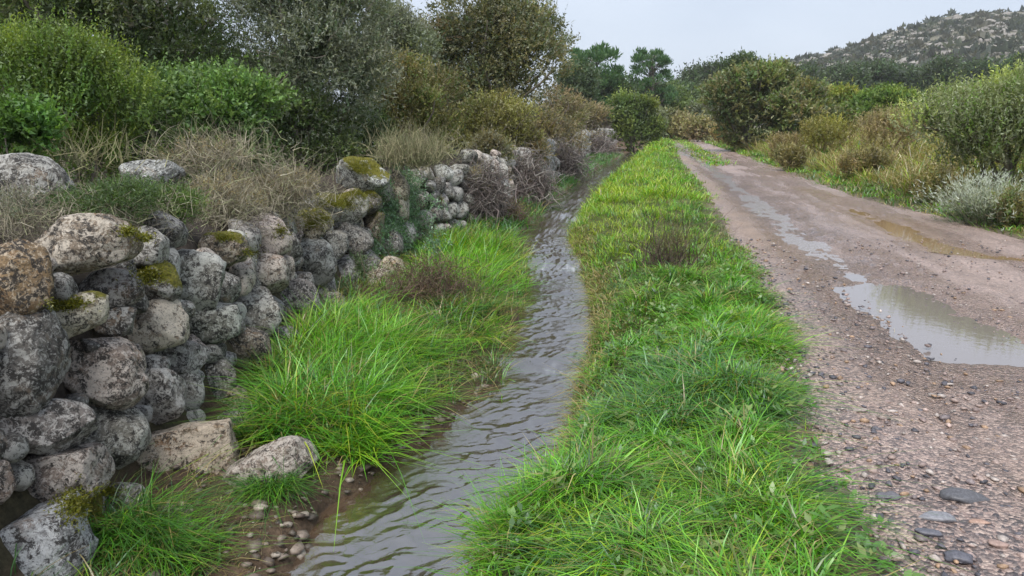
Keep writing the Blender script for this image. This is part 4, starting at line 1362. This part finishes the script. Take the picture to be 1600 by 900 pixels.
for i, (u, v, hu, hv, d, pal, lab) in enumerate(SCR):
    shrub('scrub_bush', lab, 'shrub', u, v, hu, hv * .9, d, 800, .02 + .0028 * d, pal, (0.36, 0.29, .11), SG, .25, 9, 9, .8, .16 + .009 * d, .45, .6, 100 + i, 3, twigs=120, twig_col=(.28, .21, .13))

# plants on and against the near wall
WG = 'plants growing on the wall'


def tangle(name, label, u, v, hu, hv, d, n, cols, wid, ln, leaves=0, lpal=None, leaf=.03, up=.3, yd=.9, grav=0.0, seed=0, lw=.35):
    c = at(u, v, d)
    rx, rz = hu * d / F_PX, hv * d / F_PX
    b = c - np.array([0, 0, rz])
    root = thing(name, label, 'plant', b, WG)
    st = c + RNG.normal(size=(n, 3)) * np.array([rx, rx * yd, rz]) * 0.5 - np.array([0, 0, rz * .35])
    dr = norm(RNG.normal(size=(n, 3)) + np.array([0, 0, up * 2]))
    vv, f, cc = ribbons(st, dr, RNG.uniform(.5, 1.4, n) * ln, np.full(n, wid) * RNG.uniform(.6, 1.4, n), pick(cols, n, .25), 3, .9, grav)
    obj('stems', make_mesh('stems', vv - b, f, cc, True), M_TWIG, root, kind='stuff')
    if leaves:
        vv, f, cc, _ = foliage(c, (rx, rx * yd, rz), rz, leaves, 7, leaf, lw, lpal, np.asarray(lpal[0]) * 1.5, 9, .4, leaf * 3.2, .3, .35, 0, seed, None, True)
        obj('foliage', make_mesh('foliage', vv - b, f, cc), M_LEAF, root, kind='stuff')
    return root


TW = [(0.27, 0.235, 0.165), (0.36, 0.32, 0.23), (0.2, 0.17, 0.125), (0.33, 0.34, 0.19), (0.42, 0.38, 0.29)]
tangle('thorny_cushion', 'grey-green thorny cushion plant on the wall above the big flat stone', 165, 318, 100, 36, 4.6, 700, TW, .004, .18, 2200, G_DARK + G_MID, .022, .3, .8, 0, 201)
tangle('thorny_cushion', 'dark green sprawling plant between the two low boulders', 255, 325, 62, 34, 5.4, 420, TW, .004, .18, 1500, G_MID, .026, .3, .8, 0, 202)
tangle('dry_brush', 'tan dry brush on the wall top behind the rounded pinkish stone', 345, 310, 62, 38, 6.4, 1500, TW, .005, .24, 500, G_BRWN, .02, .5, .9, 0, 203)
tangle('dry_brush', 'tangled grey dry brush below the bramble', 330, 240, 90, 22, 7.2, 900, TW, .006, .34, 250, G_BRWN, .025, .4)
tangle('dry_brush', 'brown dry brush to the left of the mossy boulder', 440, 292, 62, 36, 7.4, 1500, TW, .006, .28, 500, G_BRWN, .022, .5, .9, 0, 204)
tangle('dry_brush', 'thin dry stems in front of the dark boulder gap at the left', 120, 245, 120, 18, 6.0, 160, [(0.28, .27, .14), (.22, .2, .1)], .007, .35, 0, None, .02, .9)
tangle('pale_grass', 'pale straw coloured grass tuft behind the mossy boulder', 645, 240, 52, 18, 10.5, 1500, [(0.36, .32, .2), (.30, .28, .16), (.22, .24, .12)], .007, .42, 0, None, .02, 1.3, .6, .05)
tangle('dry_brush', 'fine dry brush over the left edge of the wall', 30, 330, 50, 40, 3.9, 420, TW, .0035, .2, 350, G_GREY, .015, .2)
tangle('dry_brush', 'dead brown brush between the two bright tussocks', 672, 445, 82, 40, 8.0, 1700, [(0.15, .10, .075), (.20, .14, .10), (.11, .08, .06)], .006, .26, 500, [(0.12, .08, .055), (.09, .07, .04)], .025, .3, .7, .05, 205)
tangle('dry_brush', 'reddish brown twiggy brush at the wall foot beyond the second tussock', 792, 338, 32, 30, 14.6, 1000, [(0.20, .13, .11), (.15, .10, .085)], .010, .4, 250, G_BRWN, .04, .4, .7, .0, 206)
# twigs matted over the far wall face
for k, (u, v, hu, hv, d, lab) in enumerate([(752, 290, 28, 30, 14.0, 'grey dead twigs hanging on the wall after the moss-edged stones'), (815, 278, 36, 36, 17.4, 'purplish grey dead twigs matted on the wall, middle stretch'),
                                            (872, 250, 34, 28, 26.4, 'pale dead creeper stems matted on the wall before its far third'), (922, 228, 26, 17, 46.5, 'pale grey dead creeper on the far wall'), (958, 214, 20, 11, 74, 'grey dead creeper near the wall end')]):
    tangle('dead_creeper', lab, u, v, hu * 1.15, hv * 1.1, d, 1300 if k == 0 else 2100, [(0.20, .17, .155), (.34, .31, .28), (.17, .14, .125), (.22, .18, .17)], .006 + .0008 * d, .38 + .012 * d, 500, G_BRWN + G_GREY, .012 + .0016 * d, .0, .5, .12, 210 + k)
# hanging blue-green creeper on the mossy boulder
c0 = at(628, 275, 10.0)
n = 900
b = at(628, 400, 10.2)
root = thing('hanging_creeper', 'feathery blue-green creeper hanging down from the mossy boulder', 'plant', b, WG)
tt = RNG.random(n)
uu, vv_ = 628 + RNG.normal(size=n) * (14 + 16 * tt), 265 + 130 * tt + RNG.normal(size=n) * 6
uu = np.clip(uu, 585, 685)
pos = np.array([at(a_, b_, min(max(face_depth(a_, b_), 8.6), 12.4) - 0.10 - random.uniform(0, .1)) for a_, b_ in zip(uu, vv_)])
dd = norm(RNG.normal(size=(n, 3)) * .45 + np.array([0.15, -0.3, -0.8]))
sv, sf, scol = ribbons(pos, dd, RNG.uniform(.1, .25, n), np.full(n, .005), pick([(0.09, .13, .07)], n), 4, .4, .15)
obj('stems', make_mesh('stems', sv - b, sf, scol, True), M_LEAF, root, kind='stuff')
per = 12
lp = (pos[:, None] + dd[:, None] * (RNG.random((n, per)) * .2)[..., None] + RNG.normal(size=(n, per, 3)) * .018).reshape(-1, 3)
ld = norm(RNG.normal(size=(n * per, 3)) + np.array([0, -.3, -.5]))
cA = pick([(0.13, .25, .13), (.19, .31, .19), (.11, .23, .08), (.27, .37, .27)], n * per)
v, f, c = leaf_cards(lp, ld, norm(RNG.normal(size=(n * per, 3)) + np.array([0, -1, .5])), RNG.uniform(.025, .055, n * per), RNG.uniform(.01, .02, n * per), cA, cA, True)
obj('foliage', make_mesh('foliage', v - b, f, c), M_LEAF, root, kind='stuff')
# weeds at the wall foot
for k, (u, v, hu, hv, lab) in enumerate([(560, 440, 34, 36, 'pale green leafy weed at the foot of the wall under the creeper'), (535, 470, 26, 22, 'small blue-green weed at the wall foot, left of the leafy weed')]):
    d = face_depth(u, v) - .12
    tangle('leafy_weed', lab, u, v, hu, hv, d, 60, [(0.12, .15, .07)], .005, .15, 420, [(0.11, .16, .085), (.15, .20, .12), (.08, .13, .05)], .035, .3, .6, 0, 230 + k, .6)
# dead weed on the verge
p = on_level(1045, 425, 0.0)
root = thing('dead_weed', 'dead dark-stemmed weed standing in the bright verge grass', 'plant', p)
n = 150
st = p + np.concatenate([RNG.normal(size=(n, 2)) * np.array([.16, .18]), np.full((n, 1), .02)], 1)
sv, sf, scol = ribbons(st, norm(RNG.normal(size=(n, 3)) * .35 + np.array([0, 0, 1])), RNG.uniform(.45, .95, n), np.full(n, .009), pick([(0.10, .07, .055), (.075, .055, .045), (.15, .11, .085)], n), 7, .4)
obj('stems', make_mesh('stems', sv - p, sf, scol, True), M_TWIG, root, kind='stuff')
v, f, c, _ = foliage(p + np.array([0, 0, .25]), (.26, .26, .22), .2, 260, 6, .03, .3, [(0.13, .11, .06), (.11, .13, .04)], (0.18, .15, .08), 7, .6, .1, .3, .3, .3, 240)
obj('foliage', make_mesh('foliage', v - p, f, c), M_LEAF, root, kind='stuff')

# ------------------------------------------------------------------ pines
def pine(label, u, vtop, vbase, hu, d, puffs, seed):
    rg = np.random.default_rng(seed)
    top = at(u, vtop, d)
    g = float(ground_z(top[0], top[1]))
    H = top[2] - g
    R = hu * d / F_PX
    base_ = np.array([top[0], top[1], g])
    root = thing('pine_tree', label, 'pine tree', base_, 'pines beyond the wall')
    zs = np.linspace(0, H * .95, 9)
    path = np.stack([np.sin(zs / H * 3) * .03 * H, 0 * zs, zs], -1)
    v, f, c = tube(path, np.linspace(.028 * H, .006 * H, 9), 7)
    obj('trunk', make_mesh('trunk', v, f, c, True), M_BARK, root)
    lim, fol = [], []
    for k in range(puffs):
        h = rg.uniform(.22, 1.0) if k > 6 else rg.uniform(.8, .97)
        env = R * max(.1, 1 - ((h - .48) / .56) ** 2) ** .5
        a = rg.uniform(0, 2 * math.pi)
        rr = env * (rg.uniform(.35, 1) ** .6)
        c = np.array([math.cos(a) * rr, math.sin(a) * rr, h * H * .95])
        z0 = max(.12 * H, c[2] - rr * .5)
        lim.append(limb((0, 0, z0), c, .007 * H, .002 * H, .05, 5, 4))
        pr = R * rg.uniform(.13, .24)
        m = 150
        q = norm(rg.normal(size=(m, 3)) + np.array([0, 0, .35]))
        pos = c + q * pr * (rg.random((m, 1)) ** .5) * np.array([1, 1, .75])
        dd = norm(q * .6 + np.array([0, 0, .75]) + rg.normal(size=(m, 3)) * .3)
        L = pr * rg.uniform(.35, .75, m)
        cc = np.asarray([(0.07, .15, .05), (.10, .18, .06), (.05, .115, .045)])[rg.integers(0, 3, m)] * rg.uniform(.75, 1.3, (m, 1))
        fol.append(leaf_cards(pos, dd, norm(rg.normal(size=(m, 3))), L, L * .3, cc, cc * 1.15))
    v, f, c = join(lim)
    obj('limbs', make_mesh('limbs', v, f, c, True), M_BARK, root, kind='stuff')
    v, f, c = join(fol)
    obj('foliage', make_mesh('foliage', v, f, c), M_LEAF, root, kind='stuff')
    return root


pine('broad pine tree standing behind the wall, left of its neighbour', 930, 66, 160, 53, 75, 84, 1)
pine('open-crowned pine tree on the skyline, right of the broad pine', 1018, 73, 160, 41, 82, 66, 2)
for i, (u, v, hu, hv, d, lab) in enumerate([(900, 140, 36, 28, 70, 'dark dense tree at the foot of the broad pine, left side'), (955, 153, 38, 16, 78, 'dark dense tree under the gap between the two pines'),
                                            (1005, 156, 44, 13, 88, 'dark low tree under the open-crowned pine'), (1062, 156, 26, 12, 110, 'dark tree right of the open-crowned pine')]):
    shrub('dark_tree', lab, 'tree', u, v, hu, hv, d, 1500, .004 * d, G_DARK, (0.05, 0.075, .03), 'dark trees below the pines', .42, 6, 10, .5, None, .3, 0, 300 + i, 4)

# ------------------------------------------------------------------ hill with scrub and rock outcrops
sk_u = np.array([300, 700, 900, 1000, 1060, 1110, 1160, 1205, 1300, 1350, 1400, 1450, 1500, 1600, 1800, 2300, 3200])
sk_v = np.array([185, 175, 160, 140, 132, 122, 112, 101, 82, 64, 47, 34, 29, 27, 30, 60, 150])
az = np.radians(np.linspace(-22, 68, 260))
rr = np.linspace(0, 1, 90)
DR, D0 = 430.0, 165.0
uu = 800 + np.tan(az) * F_PX
vv = np.interp(uu, sk_u, sk_v)
bb = (450 - vv) / F_PX
Hh = 1.6 + DR * (-SP + bb * CP)        # axial depth of the ridge


def hill_pt(uu_, t):
    """t: 0 foot .. 1 ridge .. >1 beyond"""
    vv_ = np.interp(uu_, sk_u, sk_v)
    H = 1.6 + DR * (-SP + (450 - vv_) / F_PX * CP)
    dep = D0 + (DR - D0) * t
    x = (uu_ - 800) / F_PX * dep
    prof_ = np.where(t < 1, np.clip(t, 0, 1) ** 1.12, 1 - 0.35 * (t - 1))
    z = 1.2 + (H - 1.2) * np.clip(prof_, 0, 1.2)
    z = z + np.clip(t, 0, 1) * (1.6 * n2(x, dep, 0.02, 3, 80.0) * np.clip(1.2 - t, 0.1, 1) + 1.0 * n2(x, dep, 0.11, 3, 81.0))
    return np.stack([x, dep, z], -1)


T = np.linspace(-0.1, 1.6, 80)
UU, TT = np.meshgrid(np.linspace(250, 3000, 200), T)
HP = hill_pt(UU, TT)
HP[0, :, 2] = -2
nzh = n2(HP[..., 0], HP[..., 1], 0.09, 4, 83.0)[..., None]
hc = np.array([0.15, 0.14, 0.10]) * (1 + 0.4 * nzh)
me = make_mesh('hill', HP.reshape(-1, 3), grid_faces(*UU.shape), np.clip(hc, .01, 1).reshape(-1, 3), True)
obj('hill', me, M_OUTCROP, kind='structure')
n = 4000
uS = RNG.uniform(950, 1900, n)
tS = RNG.random(n) ** 0.85 * 1.03
P_ = hill_pt(uS, tS)
r = RNG.lognormal(math.log(1.5), .45, n).clip(.7, 4.2) * (1 - 0.25 * tS)
m = 16
q = norm(RNG.normal(size=(n, m, 3)))
q[..., 2] = np.abs(q[..., 2])
pos = P_[:, None] + q * r[:, None, None] * np.array([1.1, 1.1, .8]) * RNG.uniform(.5, 1, (n, m, 1))
dd = norm(q + RNG.normal(size=(n, m, 3)) * .5 + np.array([0, 0, .3]))
L = (r[:, None] * RNG.uniform(.6, 1.1, (n, m)))
base_c = pick([(0.055, .068, .038), (.07, .08, .045), (.085, .08, .05), (.05, .06, .04)], n, .2)
cc = np.repeat(base_c, m, 0) * RNG.uniform(.8, 1.25, (n * m, 1))
v, f, c = leaf_cards(pos.reshape(-1, 3), dd.reshape(-1, 3), norm(RNG.normal(size=(n * m, 3)) + np.array([0, -.3, .8])), L.ravel() * 1.1, L.ravel() * 1.0, cc, cc, True)
obj('hill_scrub', make_mesh('hill_scrub', v, f, c), M_LEAF, kind='stuff')['label'] = 'dark scrub covering the rocky hill'
# outcrops
iv, if_ = ico(2)
parts = []
for k in range(520):
    if k < 210:
        cu, ct = random.choice([(1385, .86), (1400, .72), (1460, .86), (1250, .6), (1430, .55), (1500, .6), (1540, .75), (1340, .6), (1480, .45), (1400, .42), (1260, .8), (1580, .5)])
        u_, t_ = random.gauss(cu, 26), random.gauss(ct, .07)
    else:
        u_, t_ = random.uniform(1120, 1800), random.uniform(.25, .97)
    p = hill_pt(np.array([u_]), np.array([t_]))[0]
    s = random.uniform(.6, 2.2)
    o_ = np.array([random.uniform(0, 99)] * 3)
    q = iv * (1 + .35 * fbm(iv * 1.6 + o_, 2)[:, None]) * np.array([s * random.uniform(1, 2.2), s, s * random.uniform(.55, .95)])
    shade = random.uniform(.75, 1.15)
    parts.append((q + p, if_, np.zeros((len(q), 3)) + np.array([.27, .25, .225]) * shade))
v, f, c = join(parts)
obj('rock_outcrops', make_mesh('rock_outcrops', v, f, c), M_OUTCROP, kind='stuff')['label'] = 'pale granite outcrops scattered over the hill'
# dark trees along the foot of the hill
src = None
tr_spots = [(1090, 131, 130), (1120, 130, 120)] + [(1250 + i * 27 + random.uniform(-8, 8), 139 + random.uniform(-6, 5), random.uniform(118, 150)) for i in range(15)]
for i, (u, v, d) in enumerate(tr_spots):
    hu = random.uniform(24, 34)
    if i < 3:
        s_ = shrub('hill_foot_tree', 'dark green tree in the wood along the foot of the hill', 'tree', u, v, hu, random.uniform(14, 19), d, 1000, .004 * d, G_DARK + [(0.05, .06, .04)], (0.06, 0.08, .04), 'dark trees along the foot of the hill', .45, 6, 10, .5, None, .3, 0, 320 + i, 4)
        src = src or []
        src.append(s_)
    else:
        s0 = src[i % 3]
        c_ = s0.copy()
        COL.objects.link(c_)
        p = at(u, v, d)
        c_.location = (p[0], p[1], float(ground_z(p[0], p[1])) - .05)
        c_.rotation_euler = (0, 0, random.uniform(0, 6.28))
        for ch in s0.children:
            h_ = ch.copy()
            COL.objects.link(h_)
            h_.parent = c_

# ------------------------------------------------------------------ gravel and loose stones
iv, if_ = ico(1)
n = 7400
yy = 1.9 + 8.5 * RNG.random(n) ** 1.8
xl_ = road_l(yy)
tx = RNG.random(n) ** 1.5
xx = xl_ - 0.12 + tx * 4.6
nearp = np.exp(-(np.abs(xx - rut_l(yy)) / .42) ** 4) * (yy > 4.5)
keep = RNG.random(n) > nearp
xx, yy, tx = xx[keep], yy[keep], tx[keep]
n = len(xx)
sz = RNG.lognormal(math.log(.0095), .55, n).clip(.004, .022) * (1 - .4 * tx)
o_ = RNG.uniform(0, 90, (n, 1, 3))
q = iv[None] * (1 + .6 * fbm(iv[None] * 1.5 + o_, 1)[..., None])
ang = RNG.uniform(0, 6.28, n)
sc3 = np.stack([RNG.uniform(.9, 1.7, n), RNG.uniform(.7, 1.1, n), RNG.uniform(.4, .75, n)], -1) * sz[:, None]
q = q * sc3[:, None]
x_ = q[..., 0] * np.cos(ang)[:, None] - q[..., 1] * np.sin(ang)[:, None]
y_ = q[..., 0] * np.sin(ang)[:, None] + q[..., 1] * np.cos(ang)[:, None]
q = np.stack([x_ + xx[:, None], y_ + yy[:, None], q[..., 2] + (sz * .12)[:, None] + .012], -1)
pcol = pick([(0.10, .095, .11), (.17, .14, .14), (.25, .19, .175), (.33, .25, .22), (.38, .33, .30), (.07, .068, .08), (.30, .20, .13)], n, .15)
v = q.reshape(-1, 3)
f = (if_[None] + (np.arange(n) * len(iv))[:, None, None]).reshape(-1, 3)
me = make_mesh('gravel', v, f, np.repeat(pcol, len(iv), 0), False)
obj('gravel', me, M_PEBBLE, kind='stuff')['label'] = 'loose wet gravel on the near shoulder of the track'

n = 900
yy = 2.2 + 4.0 * RNG.random(n)
wl_e = np.maximum(water_l(yy), wall_x(yy) + .2)
xx = wall_x(yy) + .1 + (wl_e - wall_x(yy)) * RNG.random(n) ** .6
sz = RNG.lognormal(math.log(.014), .55, n).clip(.005, .045)
q = iv[None] * (1 + .6 * fbm(iv[None] * 1.5 + RNG.uniform(0, 90, (n, 1, 3)), 1)[..., None]) * (np.stack([RNG.uniform(.9, 1.6, n), RNG.uniform(.8, 1.2, n), RNG.uniform(.5, .8, n)], -1) * sz[:, None])[:, None]
q = q + np.stack([xx, yy, ground_z(xx, yy) + sz * .1], -1)[:, None]
pcol = pick([(0.13, .10, .08), (.2, .16, .13), (.09, .075, .06), (.28, .24, .2)], n, .15)
f = (if_[None] + (np.arange(n) * len(iv))[:, None, None]).reshape(-1, 3)
obj('bank_pebbles', make_mesh('bank_pebbles', q.reshape(-1, 3), f, np.repeat(pcol, len(iv), 0)), M_PEBBLE, kind='stuff')['label'] = 'small stones in the mud below the wall'

LS = [(1512, 778, 40, 13, (.10, .10, .11), 'long dark slate-grey stone lying on the gravel, the largest'), (1462, 808, 30, 12, (.22, .22, .24), 'pale grey flat stone beside the dark slate-grey one'),
      (1452, 832, 22, 11, (.11, .11, .13), 'dark grey stone just below the pale flat stone'), (1530, 815, 18, 9, (.34, .22, .17), 'small pinkish stone below the long dark stone'),
      (1500, 870, 26, 12, (.10, .10, .12), 'dark stone nearest the bottom right of the gravel'), (1400, 870, 15, 9, (.32, .27, .22), 'small tan stone on the gravel near the shaggy tussock'),
      (1560, 850, 18, 9, (.30, .21, .18), 'small reddish stone at the right of the gravel'), (1345, 640, 12, 6, (.30, .25, .23), 'tiny pale stone on the shoulder below the puddle'),
      (1390, 775, 20, 8, (.13, .125, .14), 'narrow grey stone by the tip of the shaggy tussock')]
for i, (u, v_, hw, hh, tint, lab) in enumerate(LS):
    p = on_level(u, v_, 0.02)
    d = (p[1] * CP + (CAM_H) * SP)
    s = hw * d / F_PX
    sv, sf = stone_shape((s, s * .55, s * .34), 3, 700 + i, 3.2, .3)
    me = make_mesh('loose_stone', sv, sf, np.zeros((len(sv), 3)) + np.array(tint), True)
    o = obj('loose_stone', me, M_PEBBLE, loc=p + np.array([0, 0, -s * .04]))
    o.rotation_euler = (0, 0, random.uniform(-.5, .3))
    tag(o, lab, 'stone', 'loose stones on the gravel')

# ------------------------------------------------------------------ damp air
m, t, o = new_mat('haze')
pv = t.nodes.new('ShaderNodeVolumePrincipled')
pv.inputs['Color'].default_value = (0.93, 0.96, 1.0, 1)
pv.inputs['Density'].default_value = 0.00032
t.links.new(pv.outputs[0], o.inputs['Volume'])
hv_ = np.array([(x, y, z) for z in (-4.0, 78.0) for (x, y) in ((-900, -60), (1900, -60), (1900, 1000), (-900, 1000))], float)
hf_ = np.array([(3, 2, 1, 0), (4, 5, 6, 7), (0, 1, 5, 4), (1, 2, 6, 5), (2, 3, 7, 6), (3, 0, 4, 7)])
obj('haze', make_mesh('haze', hv_, hf_), m, kind='stuff')

print('TRIS', sum(len(me_.loops) - 2 * len(me_.polygons) for me_ in bpy.data.meshes))
